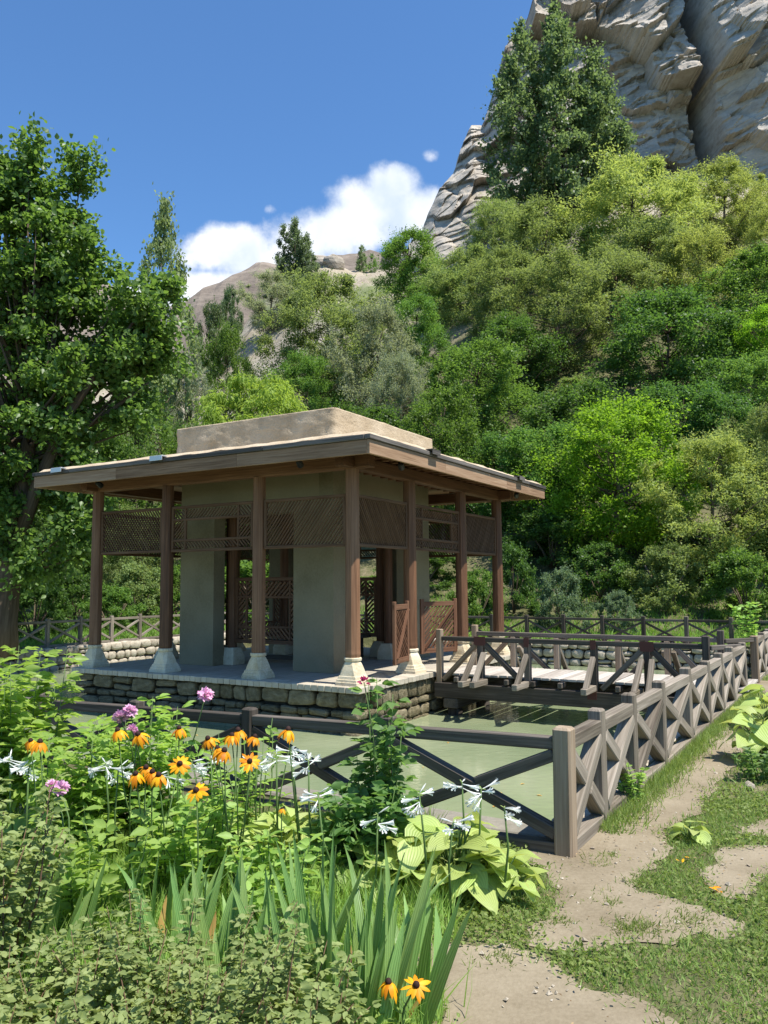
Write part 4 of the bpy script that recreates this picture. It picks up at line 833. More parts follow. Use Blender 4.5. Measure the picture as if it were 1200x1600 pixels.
# the big tree at the left: lobes of clumps round a stout trunk
def big_tree():
    rs = np.random.RandomState(4); D = 19.8; P = []; R = []
    lobes = [(62, 310, 80, 85, 30), (20, 430, 130, 120, 44), (130, 420, 45, 55, 12), (222, 490, 45, 75, 20), (120, 570, 115, 100, 46), (232, 550, 42, 50, 10), (30, 690, 120, 130, 44), (-90, 450, 130, 230, 50), (-80, 750, 120, 150, 30), (60, 840, 85, 75, 26), (150, 640, 90, 70, 22), (-20, 290, 80, 75, 16), (110, 760, 60, 60, 14), (70, 520, 100, 80, 22), (90, 400, 60, 60, 10)]
    for (px, py, rx, ry, n) in lobes:
        c = atd(px, py, D); k = 0
        while k < n:
            q = rs.uniform(-1, 1, 3)
            if .25 < (q**2).sum() < 1: P.append(c+np.array([q[0]*rx/F*D, q[1]*max(rx, ry)/F*D*.9, q[2]*ry/F*D])); R.append(rs.uniform(.35, .72)); k += 1
    P = np.array(P); b = atd(2, 1024, 19.6); b[2] = -.05
    P0_ = P-b; t = thing('broadleaf_tree', 'large dark green broadleaf tree with stout trunk at the left edge', 'tree', b)
    c = crown('crown', P0_, np.array(R), rs, 11, 20, .135, .76, .6, .05, T_OVATE, (0, 0, 3.5), .16); obj('crown', c, 'leaf_poplar' if False else M['leaf_big'], t)
    mb = MB(); sp = [Vector((0, 0, 0)), Vector((.02, 0, .8)), Vector((.1, .05, 2.2)), Vector((.35, .1, 4)), Vector((.6, 0, 6.5)), Vector((.8, 0, 10.5))]; mb.tube(sp, [.42, .33, .29, .22, .13, .03], 12)
    mb.tube([sp[2], Vector((.9, -.3, 4.2)), Vector((1.7, -.4, 6)), Vector((3.2, -.3, 8.3))], [.2, .15, .11, .03], 8); mb.tube([sp[2], Vector((-.9, -.3, 4.2)), Vector((-1.6, .4, 7)), Vector((-1.9, .3, 9.3))], [.2, .15, .1, .03], 8)
    mb.tube([sp[3], Vector((1.0, .3, 5.2)), Vector((2.2, .2, 5.9)), Vector((3.4, .2, 6.8))], [.14, .10, .07, .02], 7)
    for q in P0_[::3]:
        q = Vector(q); s = sp[3].lerp(sp[4], random.random()) if q.z > 4 else sp[2]; mb.tube([s, s.lerp(q, .5)+Vector((0, 0, -.15)), q], [.06, .035, .012], 5)
    obj('trunk', mb.mesh('trunk', True), 'bark', t)
M['leaf_big'] = m_leaf('leaf_big', (.06, .125, .026), (.15, .255, .06), .45, .42, .4)
big_tree()
#PART4
# ------------------------------------------------------------------ garden plants
M['hosta'] = m_leaf('hosta_leaf', (.25, .34, .075), (.41, .49, .165), .35, .45, .35, None, 62.)
M['hosta_shade'] = m_leaf('shaded_hosta_leaf', (.13, .22, .04), (.24, .35, .08), .35, .45, .35, None, 20.)  # hosta green darkened in the colour for leaves in shade
M['iris'] = m_leaf('iris_leaf', (.10, .20, .05), (.22, .34, .10), .3, .42, .4, None, 26.)
M['irisdry'] = m_leaf('dry_iris_leaf', (.30, .17, .06), (.42, .28, .10), .2, .7, .2)
M['leaf_dahlia'] = m_leaf('leaf_dahlia', (.075, .16, .045), (.18, .31, .095), .42, .5, .35)
M['leaf_peony'] = m_leaf('leaf_peony', (.18, .31, .055), (.32, .48, .11), .45, .45, .35)
M['leaf_rose'] = m_leaf('leaf_rose', (.14, .185, .058), (.30, .35, .14), .38, .65, .2)
M['leaf_fill'] = m_leaf('leaf_fill', (.165, .26, .05), (.31, .43, .11), .45, .5, .3)
M['grass'] = m_leaf('grass_blade', (.12, .185, .045), (.26, .35, .10), .35, .55, .25)
M['grass_bed'] = m_leaf('bed_grass_blade', (.15, .24, .045), (.30, .42, .10), .42, .55, .25)
M['grass_far'] = m_leaf('far_grass_blade', (.11, .21, .03), (.20, .33, .055), .35, .55, .25)
M['petal_o'] = m_leaf('orange_petal', (.72, .27, .008), (.82, .40, .015), .3, .5, .25, (.9, .4, .02)); M['cone'] = m_plain('flower_cone', (.035, .014, .010), .8)
M['petal_p'] = m_leaf('pink_petal', (.72, .33, .55), (.86, .58, .72), .35, .5, .2, (.9, .5, .7)); M['petal_r'] = m_leaf('crimson_petal', (.25, .012, .07), (.42, .03, .13), .3, .5, .3, (.5, .05, .15))
M['petal_w'] = m_leaf('white_petal', (.78, .80, .76), (.86, .87, .84), .35, .45, .3, (.85, .87, .8)); M['bud'] = m_leaf('bud', (.35, .45, .15), (.45, .55, .22), .2, .5, .3)
def sheet(fn, nu, nv, name, mat):        # grid leaf: fn(u along 0..1, v across -1..1) -> xyz
    u, v = np.meshgrid(np.linspace(0, 1, nu), np.linspace(-1, 1, nv), indexing='ij'); P = fn(u, v); ii = np.arange(nu*nv).reshape(nu, nv)
    q = np.stack([ii[:-1, :-1], ii[1:, :-1], ii[1:, 1:], ii[:-1, 1:]], -1).reshape(-1, 4)
    me = raw_mesh(name, P.reshape(-1, 3), q, smooth=True, tint=np.full(nu*nv, random.random()), grain=np.stack([u*.2+random.random()*5, v*.5+0*u, 0*u], -1).reshape(-1, 3)); me.materials.append(M[mat]); return me
def hosta_leaf(seed, mat):
    r = random.Random(seed); bend = r.uniform(.5, 1.1); cup = r.uniform(.10, .35); tw = r.uniform(-.25, .25); wv = r.uniform(.01, .035); ph = r.uniform(0, 6)
    def fn(u, v):
        w = .44*np.sin(np.pi*np.clip(u*.92+.08, 0, 1)**.62)**.85*(1-.12*u); w[-1, :] = .004
        y = u-.16*np.abs(v)**2*(1-u)**3*1.2; x = v*w; th = bend*u**1.2
        z = -.42*bend*u*u+cup*(x**2)*2.2+wv*np.sin(v*16)*.35*(1-u)+wv*np.sin(u*8+ph)*np.abs(v)
        return np.stack([x+tw*z*.3, y*np.cos(th*.35), z+tw*x], -1)
    return sheet(fn, 8, 9, 'leaf', mat)
HL = [hosta_leaf(i, 'hosta') for i in range(7)]; HD = [hosta_leaf(20+i, 'hosta_shade') for i in range(5)]
def iris_blade(seed, mat='iris'):
    r = random.Random(seed); bend = r.uniform(.03, .30)*r.choice((1, 1, 1, 2)); tw = r.uniform(-.5, .5)
    def fn(u, v):
        w = .021*(1-u**2.6)**.8*(.75+.4*np.sin(np.pi*np.clip(u*.8+.1, 0, 1))); w[-1, :] = .0004; a = tw*u
        x = v*w*np.cos(a); z = u-bend*.4*u**3; y = bend*u*u+v*w*np.sin(a)-np.abs(v)*.006; return np.stack([x, y, z], -1)
    return sheet(fn, 8, 3, 'leaf', mat)
IB = [iris_blade(i) for i in range(9)]; ID = [iris_blade(40+i, 'irisdry') for i in range(3)]
def bloom_mesh(seed):                     # white trumpet with six recurved tepals, pointing along +z
    r = random.Random(seed); n = 6; V_, Q = [], []
    prof = [(0, .018), (.25, .026), (.45, .042), (.62, .075), (.78, .135), (.92, .215), (1.0, .28)]
    for k in range(n):
        a0 = k*math.pi*2/n+r.uniform(-.1, .1); op = r.uniform(.6, 1.1); b0 = len(V_)
        for j, (z, rr) in enumerate(prof):
            rr = rr if j < 3 else .02+(rr-.02)*op; hw = [.55, .55, .55, .52, .40, .27, .03][j]; zz = z-(.10*op if j == 6 else 0)
            for s_ in (-1, 0, 1): a = a0+s_*hw; rq = rr*(1.0 if s_ else .92); V_.append((rq*math.cos(a), rq*math.sin(a), zz))
        for j in range(len(prof)-1):
            for s_ in (0, 1): i = b0+j*3+s_; Q.append((i, i+1, i+4, i+3))
    me = raw_mesh('bloom', np.array(V_), Q, smooth=True, tint=np.full(len(V_), r.random())); me.materials.append(M['petal_w']); return me
BLOOM = [bloom_mesh(i) for i in range(4)]
mb = MB(); mb.tube([(0, 0, 0), (0, 0, .3), (0, 0, .65), (0, 0, 1)], [.012, .03, .045, .008], 6); BUD = mb.mesh('bud', True); BUD.materials.append(M['petal_w'])
mb = MB(); mb.tube([(0, 0, 0), (0, 0, .3), (0, 0, .65), (0, 0, 1)], [.05, .12, .12, .02], 6); GBUD = mb.mesh('bud', True); GBUD.materials.append(M['bud'])
def aim(d): return Vector(d).to_track_quat('Z', 'Y').to_euler()
def stalk(parent, base, head, blooms, seed, size=.10, mat='stem', buds=3):
    """flower stalk with white trumpets; base and head in the parent's own coordinates"""
    r = random.Random(seed); base, head = Vector(base), Vector(head); m_ = base.lerp(head, .55)+Vector((r.uniform(-.03, .03), r.uniform(-.03, .03), 0))
    MB().tube([base, m_, head], [.007, .006, .004], 5).build('flower_stalk', mat, parent, True)
    for k in range(blooms):
        a = r.uniform(0, 6.28); el = r.uniform(-.5, .35); d = Vector((math.cos(a)*math.cos(el), math.sin(a)*math.cos(el)-.15, math.sin(el)))
        obj('bloom', r.choice(BLOOM), None, parent, loc=head-Vector((0, 0, r.uniform(.0, .05))), rot=aim(d), scale=(size, size, size*r.uniform(.9, 1.15)))
    for k in range(buds):
        a = r.uniform(0, 6.28); d = Vector((math.cos(a), math.sin(a), r.uniform(-.2, .8))); obj('bud', BUD if k % 2 else GBUD, None, parent, loc=head, rot=aim(d), scale=(size*(1 if k % 2 else .22),)*2+(size*(.7 if k % 2 else .25),))
def hosta(label, px, py, n, rad_, kinds, lsz, seed, flowers=(), hh=.22, zg=0.):
    r = random.Random(seed); b = atz(px, py, zg); t = thing('hosta', label, 'hosta', b); pet = MB()
    for k in range(n):
        f = (k+.5)/n; a = k*2.39996+r.uniform(-.3, .3); rr = rad_*(.15+.95*f**.6)*r.uniform(.75, 1.2); z = hh*(1.2-f*.8)*r.uniform(.65, 1.25); lb = Vector((rr*.55*math.cos(a), rr*.55*math.sin(a), z)); s_ = lsz*r.uniform(.75, 1.2)
        pet.tube([(0, 0, -.02), (lb.x*.6, lb.y*.6, z*.75), lb], [.006, .005, .004], 4)
        tilt = r.uniform(-.45, .65)-f*.1
        o = obj('leaf', r.choice(kinds), None, t, loc=lb, rot=(tilt, r.uniform(-.45, .45), a-math.pi/2+r.uniform(-.5, .5)), scale=(s_*r.uniform(.9, 1.1), s_, s_))
    pet.build('leaf_stalks', 'stem', t, True)
    for i, (fx, fy, fd, nb) in enumerate(flowers):
        hd = atd(fx, fy, fd)-b; stalk(t, (hd[0]*.8+r.uniform(-.05, .05), hd[1]*.8+r.uniform(-.05, .05), .05), hd, nb+1, seed*10+i)
    return t
hosta('pale green hosta with white trumpet flowers in front of the fence corner', 712, 1392, 56, .42, HL, .165, 1, [(655, 1240, 4.15, 4), (722, 1222, 4.35, 4), (752, 1232, 4.3, 4), (708, 1285, 3.95, 3)], .26)
hosta('pale green hosta at the right end of the bed beside the path', 785, 1400, 26, .27, HL, .145, 2, [(788, 1262, 4.15, 2)], .17)
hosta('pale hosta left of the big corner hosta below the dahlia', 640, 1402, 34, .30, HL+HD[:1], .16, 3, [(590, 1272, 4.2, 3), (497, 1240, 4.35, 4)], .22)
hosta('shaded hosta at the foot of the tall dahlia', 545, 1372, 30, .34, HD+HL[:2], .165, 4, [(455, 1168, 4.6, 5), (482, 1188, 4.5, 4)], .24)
hosta('yellowish hosta in the middle of the flower bed', 455, 1345, 38, .38, HL, .165, 5, [(432, 1178, 4.7, 4), (402, 1185, 4.8, 4)], .24)
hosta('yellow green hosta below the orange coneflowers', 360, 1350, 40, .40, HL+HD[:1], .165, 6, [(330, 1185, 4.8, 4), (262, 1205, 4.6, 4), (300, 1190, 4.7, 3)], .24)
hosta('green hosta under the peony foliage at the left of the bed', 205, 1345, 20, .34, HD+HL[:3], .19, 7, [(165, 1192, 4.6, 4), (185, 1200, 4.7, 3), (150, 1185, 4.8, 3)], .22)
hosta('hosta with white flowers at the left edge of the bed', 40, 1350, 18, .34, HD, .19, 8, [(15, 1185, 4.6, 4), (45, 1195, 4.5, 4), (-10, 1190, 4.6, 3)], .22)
hosta('bright leafy hosta by the path at the right edge', 1192, 1190, 30, .42, HL, .22, 9, (), .34)
hosta('second bright hosta further along the path at the right edge', 1200, 1140, 26, .42, HL, .22, 10, (), .32)
hosta('small pale seedling hosta in the grass beside the path', 1075, 1312, 7, .12, HL, .12, 11, (), .08)
def iris(label, px, py, n, spread, hgt, seed, dry=2, lean=0.):
    r = random.Random(seed); b = atz(px, py); t = thing('iris', label, 'iris', b)
    for k in range(n):
        x, y = r.gauss(0, spread), r.gauss(0, spread*.5); h = hgt*r.uniform(.55, 1.08); rz = math.atan2(y, x)-math.pi/2+r.uniform(-.8, .8); tl = min(.5, (abs(x)*1.0+r.uniform(0, .12)))
        obj('leaf', r.choice(IB), None, t, loc=(x, y, -.02), rot=(-tl*.25, (math.copysign(tl, x))*.9+lean, r.uniform(-.9, .9)), scale=(r.uniform(.75, 1.1), h, h))
    for k in range(dry):
        a = r.uniform(0, 6.28); obj('leaf', r.choice(ID), None, t, loc=(r.gauss(0, spread), r.gauss(0, spread*.5)-.05, 0), rot=(r.uniform(.5, 1.1), 0, a), scale=(1, hgt*.5, hgt*.55))
iris('tall iris clump with sword leaves beside the lower dirt patch', 545, 1630, 50, .14, .72, 1, 4); iris('iris clump left of the tall front iris', 372, 1590, 34, .12, .62, 2, 2); iris('small iris clump right behind the tall front iris', 622, 1600, 14, .08, .46, 3, 1)
iris('iris clump half hidden by the rose bush at the left', 62, 1500, 18, .10, .55, 4, 1); iris('iris clump behind the rose bush in the middle left', 255, 1500, 16, .12, .52, 5, 2)

# leafy herbaceous plants: stems with leaves along them
def leafy(name, label, cat, base, ns, hgt, spread, lsz, wd, matl, seed, nodes=9, per=3, start=.2, upn=.7, tmpl=T_OVATE, stem='stem', leanv=(0, 0), cluster=1, heights=None, rst=.006):
    rs = np.random.RandomState(seed); base = np.asarray(base, float); t = thing(name, label, cat, base); mb = MB(); P, A, Nn = [], [], []
    for k in range(ns):
        a = rs.uniform(0, 6.28); q = spread*math.sqrt(rs.rand()); b0 = np.array([q*.45*math.cos(a), q*.45*math.sin(a), -.02]); h = hgt*rs.uniform(.6, 1.03); tip = np.array([q*math.cos(a)+leanv[0]*h+rs.normal()*.03, q*math.sin(a)+leanv[1]*h+rs.normal()*.03, h]); m_ = (b0+tip)/2+np.append(rs.normal(size=2)*.03, .04)
        mb.tube([b0, m_, tip], [rst, rst*.75, rst*.35], 4)
        for j in range(nodes):
            s_ = start+(1-start)*(j+rs.rand()*.7)/nodes; s_ = min(s_, 1); p = (1-s_)**2*b0+2*s_*(1-s_)*m_+s_*s_*tip; ph = rs.uniform(0, 6.28)
            for i in range(per):
                an = ph+i*2*math.pi/per+rs.normal()*.3; d = np.array([math.cos(an), math.sin(an), rs.uniform(-.15, .55)])
                if cluster == 1: P.append(p); A.append(d); Nn.append(np.array([0, 0, upn])+rs.normal(size=3)*.35)
                else:
                    for c_ in range(cluster):
                        off = (c_-(cluster-1)/2); d2 = d+np.array([-d[1], d[0], 0])*off*.55; P.append(p+d*lsz*(.75-.3*abs(off))+rs.normal(size=3)*lsz*.08); A.append(d2+np.array([0, 0, -.15])); Nn.append(np.array([0, 0, upn])+rs.normal(size=3)*.35)
    P, A, Nn = map(np.array, (P, A, Nn)); s_ = rs.uniform(.6, 1.2, len(P))*lsz
    obj('foliage', leaves('foliage', P, A, Nn, s_, s_*wd, tmpl, rs), matl, t); mb.build('stems', stem, t, True); return t
def B(px, py): return atz(px, py)
dahl = leafy('dahlia', 'tall dahlia with one dark red bloom before the pond fence', 'dahlia', B(603, 1352), 8, 1.04, .20, .085, .62, 'leaf_dahlia', 1, 9, 3, .1, .6, cluster=3)
leafy('dahlia', 'dark bushy foliage at the foot of the tall dahlia', 'dahlia', B(575, 1368), 14, .52, .26, .085, .6, 'leaf_dahlia', 2, 9, 3, .1, .6, cluster=3)
peo = leafy('peony', 'light green peony bush with pink blooms in front of the platform', 'peony', B(235, 1318), 17, .92, .34, .085, .45, 'leaf_peony', 3, 12, 3, .15, .7, cluster=3)
leafy('shrub', 'lush pale green shrub at the left edge before the stone wall', 'shrub', atz(25, 1290), 20, 1.18, .42, .105, .5, 'leaf_peony', 4, 13, 3, .2, .8, cluster=3)
leafy('peony', 'light green leafy plant at the left of the bed', 'plant', B(110, 1350), 16, .80, .30, .08, .5, 'leaf_peony', 5, 11, 3, .15, .7, cluster=3)
leafy('garden_plant', 'leafy green plant under the orange flowers in mid bed', 'plant', B(300, 1400), 18, .58, .32, .085, .55, 'leaf_fill', 6, 9, 3, .15, .7)
leafy('garden_plant', 'leafy green plant behind the left iris clump', 'plant', B(150, 1450), 18, .60, .34, .08, .55, 'leaf_fill', 7, 9, 3, .15, .7)
leafy('garden_plant', 'grey green plant behind the iris clumps', 'plant', B(440, 1440), 14, .40, .26, .075, .5, 'leaf_fill', 8, 8, 3, .15, .7)
leafy('garden_plant', 'tall thin stemmed plant between coneflowers', 'plant', B(400, 1345), 10, .82, .30, .075, .4, 'leaf_fill', 9, 9, 2, .25, .7)
leafy('garden_plant', 'thin stemmed plant behind the orange coneflowers', 'plant', B(330, 1330), 9, .78, .28, .08, .4, 'leaf_peony', 10, 8, 2, .25, .7)
leafy('rose_bush', 'dull grey green rose bush filling the lower left corner', 'rose bush', (-.72, 2.60, 0), 95, .53, .52, .028, .6, 'leaf_rose', 11, 21, 3, .15, .6, stem='brownstem', cluster=3, rst=.004)
leafy('rose_bush', 'sparse rose bush with brown stems at the left edge', 'rose bush', (-1.62, 3.25, 0), 50, .86, .38, .040, .6, 'leaf_rose', 12, 14, 3, .3, .6, stem='brownstem', cluster=3, rst=.006)
leafy('rose_bush', 'low grey green rose shoots beside the front iris', 'rose bush', (-.30, 2.75, 0), 30, .42, .24, .036, .6, 'leaf_rose', 13, 11, 3, .15, .6, stem='brownstem', cluster=3, rst=.004)
leafy('rose_bush', 'rose shoots in the bottom left corner', 'rose bush', (-1.18, 2.45, 0), 50, .50, .38, .036, .6, 'leaf_rose', 14, 14, 3, .15, .6, stem='brownstem', cluster=3, rst=.004)
leafy('garden_plant', 'small broadleaf weed growing against the path-side fence', 'weed', atz(985, 1255), 8, .36, .10, .05, .5, 'leaf_fill', 15, 7, 3, .15, .7)
leafy('garden_plant', 'yellow flowered plant by the fence at the far right bank', 'plant', (8.6, 19.0, 0), 9, 1.3, .4, .13, .6, 'leaf_peony', 16, 8, 3, .2, .7)
leafy('garden_plant', 'dark green clump by the path edge below the bright hostas', 'plant', atz(1190, 1220), 16, .28, .24, .06, .5, 'leaf_dahlia', 17, 8, 3, .1, .6)

# blooms
def petal(seed, droop):
    r = random.Random(seed)
    def fn(u, v):
        w = .15*np.sin(np.pi*np.clip(u*.86+.12, 0, 1))**.7; w[-1, :] *= .35; k_ = 1+r.uniform(-.1, .1)
        x = v*w; y = .14+(u-.5*droop*u*u)*k_; z = -droop*1.1*u**1.5*k_-np.abs(v)*.03+.03*np.sin(v*3.14*1.5); return np.stack([x, y, z], -1)
    return sheet(fn, 6, 3, 'petal', 'petal_o')
PET_D = [petal(i, r_) for i, r_ in enumerate((.62, .75, .88, .7))] + [petal(50+i, .8) for i in range(4)]; PET_F = [petal(10+i, .22) for i in range(4)]
mb = MB(); mb.rings([[(r_*math.cos(a), r_*math.sin(a), z) for a in np.linspace(0, 2*math.pi, 11)[:-1]] for z, r_ in ((-.04, .20), (.06, .25), (.2, .22), (.32, .13), (.36, .03))]); CONE = mb.mesh('cone', True); CONE.materials.append(M['cone'])
def coneflower(label, base, heads, seed, size=.057):
    r = random.Random(seed); b = np.array(base); t = thing('coneflower', label, 'coneflower', b); st = MB(); P, A, Nn = [], [], []
    for i, (px, py, d, open_) in enumerate(heads):
        h = Vector(atd(px, py, d)-b); s0 = Vector((r.uniform(-.06, .06), r.uniform(-.06, .06), -.02)); m_ = s0.lerp(h, .6)+Vector((r.uniform(-.03, .03), r.uniform(-.03, .03), .02)); st.tube([s0, m_, h], [.005, .004, .003], 5)
        for k in range(5): q = s0.lerp(m_, .3+.14*k); an = r.uniform(0, 6.28); P.append(q); A.append((math.cos(an), math.sin(an), .25)); Nn.append((0, 0, 1))
        sz = size*r.uniform(.9, 1.12)*(1.15 if open_ else 1); tilt = (r.uniform(.5, .85), r.uniform(-.35, .35), 0) if open_ else (r.uniform(-.25, .4), r.uniform(-.3, .3), 0)
        c = obj('flower_head', CONE, None, t, loc=h, rot=tilt, scale=(sz,)*3); n = r.randint(11, 13)
        for k in range(n): obj('petal', r.choice(PET_F if open_ else PET_D), None, c, loc=(0, 0, .02), rot=(r.uniform(-.12, .12), 0, k*2*math.pi/n+r.uniform(-.12, .12)), scale=(r.uniform(.9, 1.2), r.uniform(.85, 1.1), r.uniform(.9, 1.1)))
    st.build('stems', 'stem', t, True); P, A, Nn = map(np.array, (P, A, Nn)); s_ = np.random.RandomState(seed).uniform(.06, .10, len(P)); obj('foliage', leaves('foliage', P, A, Nn, s_, s_*.35, T_OVATE), 'leaf_fill', t)
coneflower('orange coneflower pair at the far left of the bed', B(70, 1400), [(48, 1158, 4.3, 0), (62, 1160, 4.25, 0)], 1)
coneflower('two drooping orange coneflowers beside the pink peony blooms', B(215, 1400), [(184, 1142, 4.35, 0), (216, 1148, 4.3, 0)], 2)
coneflower('cluster of orange coneflowers low in the middle left', B(250, 1420), [(212, 1210, 4.0, 0), (238, 1207, 4.05, 0), (228, 1200, 4.1, 0), (281, 1194, 4.3, 1), (248, 1212, 4.0, 0)], 3)
coneflower('single drooping orange coneflower above the middle of the bed', B(295, 1390), [(280, 1139, 4.4, 0)], 4)
coneflower('largest group of drooping orange coneflowers in mid bed', B(360, 1400), [(325, 1155, 4.4, 0), (340, 1170, 4.2, 0), (350, 1174, 4.15, 0), (372, 1142, 4.4, 0), (362, 1150, 4.3, 0), (398, 1152, 4.4, 0), (390, 1190, 4.2, 1)], 5)
coneflower('lone drooping orange coneflower against the pond water', B(462, 1380), [(450, 1141, 4.3, 0)], 6)
coneflower('open faced orange coneflower below the others', B(320, 1440), [(307, 1236, 4.0, 1)], 7)
coneflower('two open orange coneflowers at the bottom beside the front iris', B(635, 1660), [(607, 1536, 2.95, 0), (650, 1540, 2.9, 1)], 8, .05)
coneflower('small orange coneflower bud beside the white lilies', B(455, 1400), [(440, 1264, 4.1, 0)], 9, .026)
def pompon(name, mat, seed, n=70):
    rs = np.random.RandomState(seed); d = rdir(n, rs); d[:, 2] = np.abs(d[:, 2])*1.0-.25; d = unit(d); P = d*.35; ax_ = unit(d+rdir(n, rs)*.35); return leaves(name, P, ax_, np.tile((0, 0, 1.), (n, 1))+rdir(n, rs)*.5, rs.uniform(.45, .75, n), .42, T_OVATE, rs)
PP = [pompon('bloom', 'petal_p', i) for i in range(3)]
for me in PP: me.materials.append(M['petal_p'])
PR = pompon('bloom', 'petal_r', 9, 24); PR.materials.append(M['petal_r'])
def pinks(parent, heads, me_list, size):
    b = Vector(parent.location)
    for i, (px, py, d) in enumerate(heads):
        h = Vector(atd(px, py, d))-b; s0 = Vector((h.x*.4, h.y*.4, .3)); MB().tube([s0, s0.lerp(h, .6)+Vector((.02, 0, .02)), h], [.005, .004, .003], 5).build('flower_stem', 'stem', parent, True); obj('bloom', me_list[i % len(me_list)], None, parent, loc=h, rot=(.5, .1*i, i), scale=(size*(1-.12*(i % 3)),)*3)
pinks(peo, [(321, 1087, 4.9), (203, 1112, 4.8), (206, 1141, 4.6), (189, 1122, 4.8)], PP, .055)
pk = leafy('dahlia', 'pink flowered dahlia low at the left of the bed', 'dahlia', B(120, 1480), 8, .42, .2, .07, .5, 'leaf_fill', 31, 8, 3, .15, .7); pinks(pk, [(95, 1233, 4.0), (82, 1229, 4.05)], PP, .045)
pinks(dahl, [(569, 1066, 4.6)], [PR], .042)

# ------------------------------------------------------------------ grass
def grass_obj(name, label, xy, hgt, wd, mat, seed, lean=.45):
    rs = np.random.RandomState(seed); n = len(xy); z = H(xy[:, 0], xy[:, 1]); P = np.stack([xy[:, 0], xy[:, 1], z-.003], -1); A = np.stack([rs.normal(size=n)*lean, rs.normal(size=n)*lean, np.ones(n)], -1)
    Nn = np.stack([rs.normal(size=n), rs.normal(size=n), .1*np.ones(n)], -1); h = hgt*rs.uniform(.5, 1.25, n); o = obj(name, leaves(name, P, A, Nn, h, wd*rs.uniform(.7, 1.3, n), T_BLADE, rs), mat); return tag(o, label, 'grass', kind='stuff')
def ingarden(xy): a, b = AB(xy[:, 0], xy[:, 1]); return ~((a > A0-.1) & (b > B0-.30) & (a < A1+.2) & (b < B1+.2))
def scatter(n, x0, x1, y0, y1, seed, thr=-2., path=True, sc=1.6):
    rs = np.random.RandomState(seed); xy = np.stack([rs.uniform(x0, x1, n), rs.uniform(y0, y1, n)], -1); k = ingarden(xy); xy = xy[k]
    if path: k = ~on_path(xy[:, 0]+rs.normal(size=len(xy))*.045, xy[:, 1]+rs.normal(size=len(xy))*.045); xy = xy[k]
    nn = fbm(np.concatenate([xy*sc, np.zeros((len(xy), 1))], 1), 3, 77); return xy[nn+rs.uniform(-.25, .25, len(xy)) > thr]
grass_obj('lawn_grass', 'short green grass beside the dirt path', scatter(120000, .3, 4.4, 2.3, 6.2, 1, -.55), .042, .0058, 'grass', 1, .8)
grass_obj('lawn_grass', 'green grass further along the dirt path', scatter(50000, 1.5, 9., 6.2, 14, 2, -.45), .07, .010, 'grass', 2, .6)
grass_obj('bed_grass', 'wild grass growing through the flower bed', scatter(40000, -3.5, .32, 2.3, 5.6, 3, -.3), .18, .0065, 'grass_bed', 3, .4)
def strip(n, seed):
    rs = np.random.RandomState(seed); s = rs.uniform(.5, 8.1, n); off = np.abs(rs.normal(size=n))*.10+.02; q = P0+np.outer(C0[0]+D1[0]*s, U)+np.outer(C0[1]+D1[1]*s-off-.02, V); return q[~on_path(q[:, 0], q[:, 1])] if False else q
grass_obj('fence_grass', 'tufts of taller grass along the foot of the path-side fence', strip(7000, 4), .09, .007, 'grass', 4, .4)
grass_obj('bank_grass', 'bright green grass of the far bank behind the fence', np.concatenate([scatter(30000, -14, 18, 20, 31, 5, -.35, False, .4)]), .26, .03, 'grass_far', 5, .5)
rs = np.random.RandomState(12)      # clover and plantain leaves in the turf
xy = np.concatenate([scatter(26000, .3, 4.4, 2.3, 6.5, 6, -.1), scatter(14000, -2.5, 1.2, 2.8, 5.4, 7, -.1)]); n = len(xy); A = rdir(n, rs); A[:, 2] = np.abs(A[:, 2])*.5+.1
tag(obj('clover', leaves('clover', np.stack([xy[:, 0], xy[:, 1], .012+.02*rs.rand(n)+0*xy[:, 0]], -1), A, np.tile((0, 0, 1.), (n, 1))+rs.normal(size=(n, 3))*.4, rs.uniform(.014, .034, n), .016, T_OVATE, rs), 'grass'), 'small clover leaves mixed into the turf', 'clover', kind='stuff')
xy = scatter(900, .6, 4, 2.4, 6.5, 8, -2, False); n = len(xy); A = rdir(n, rs); A[:, 2] *= .1      # dry bits on the bare earth
M['litter'] = m_leaf('leaf_litter', (.12, .08, .045), (.36, .27, .15), .1, .8, .1)
tag(obj('leaf_litter', leaves('leaf_litter', np.stack([xy[:, 0], xy[:, 1], .022+0*xy[:, 0]], -1), A, np.tile((0, 0, 1.), (n, 1))+rs.normal(size=(n, 3))*.3, rs.uniform(.006, .03, n), .008, T_DIAM, rs), 'litter'), 'dry leaf bits scattered on the bare earth', 'leaf litter', kind='stuff')
# sparse runners creeping over the bare earth in small tufts
rs = np.random.RandomState(33); P_ = []
for k in range(90):
    c_ = np.array([rs.uniform(.5, 3.6), rs.uniform(2.6, 7.5)]); P_.append(c_+rs.normal(size=(rs.randint(12, 70), 2))*rs.uniform(.02, .07))
for (px_, py_, s_, n_) in ((992, 1452, .055, 500), (1000, 1380, .04, 150), (960, 1300, .03, 120), (870, 1440, .04, 160), (1080, 1440, .06, 220), (780, 1500, .05, 120)): P_.append(atz(px_, py_)[:2]+rs.normal(size=(n_, 2))*s_*np.array([1.3, 1]))
xy = np.concatenate(P_); grass_obj('grass_tuft', 'small grass tufts creeping over the bare path', xy[ingarden(xy)], .04, .0055, 'grass', 9, .8)
rs = np.random.RandomState(44); xy = np.concatenate([np.stack([rs.uniform(.4, 3.8, 1500), rs.uniform(2.5, 9, 1500)], -1)]); xy = xy[on_path(xy[:, 0], xy[:, 1])]; n = len(xy); r_ = rs.uniform(.003, .011, n)*rs.choice([1, 1, 1, 1.8], n)
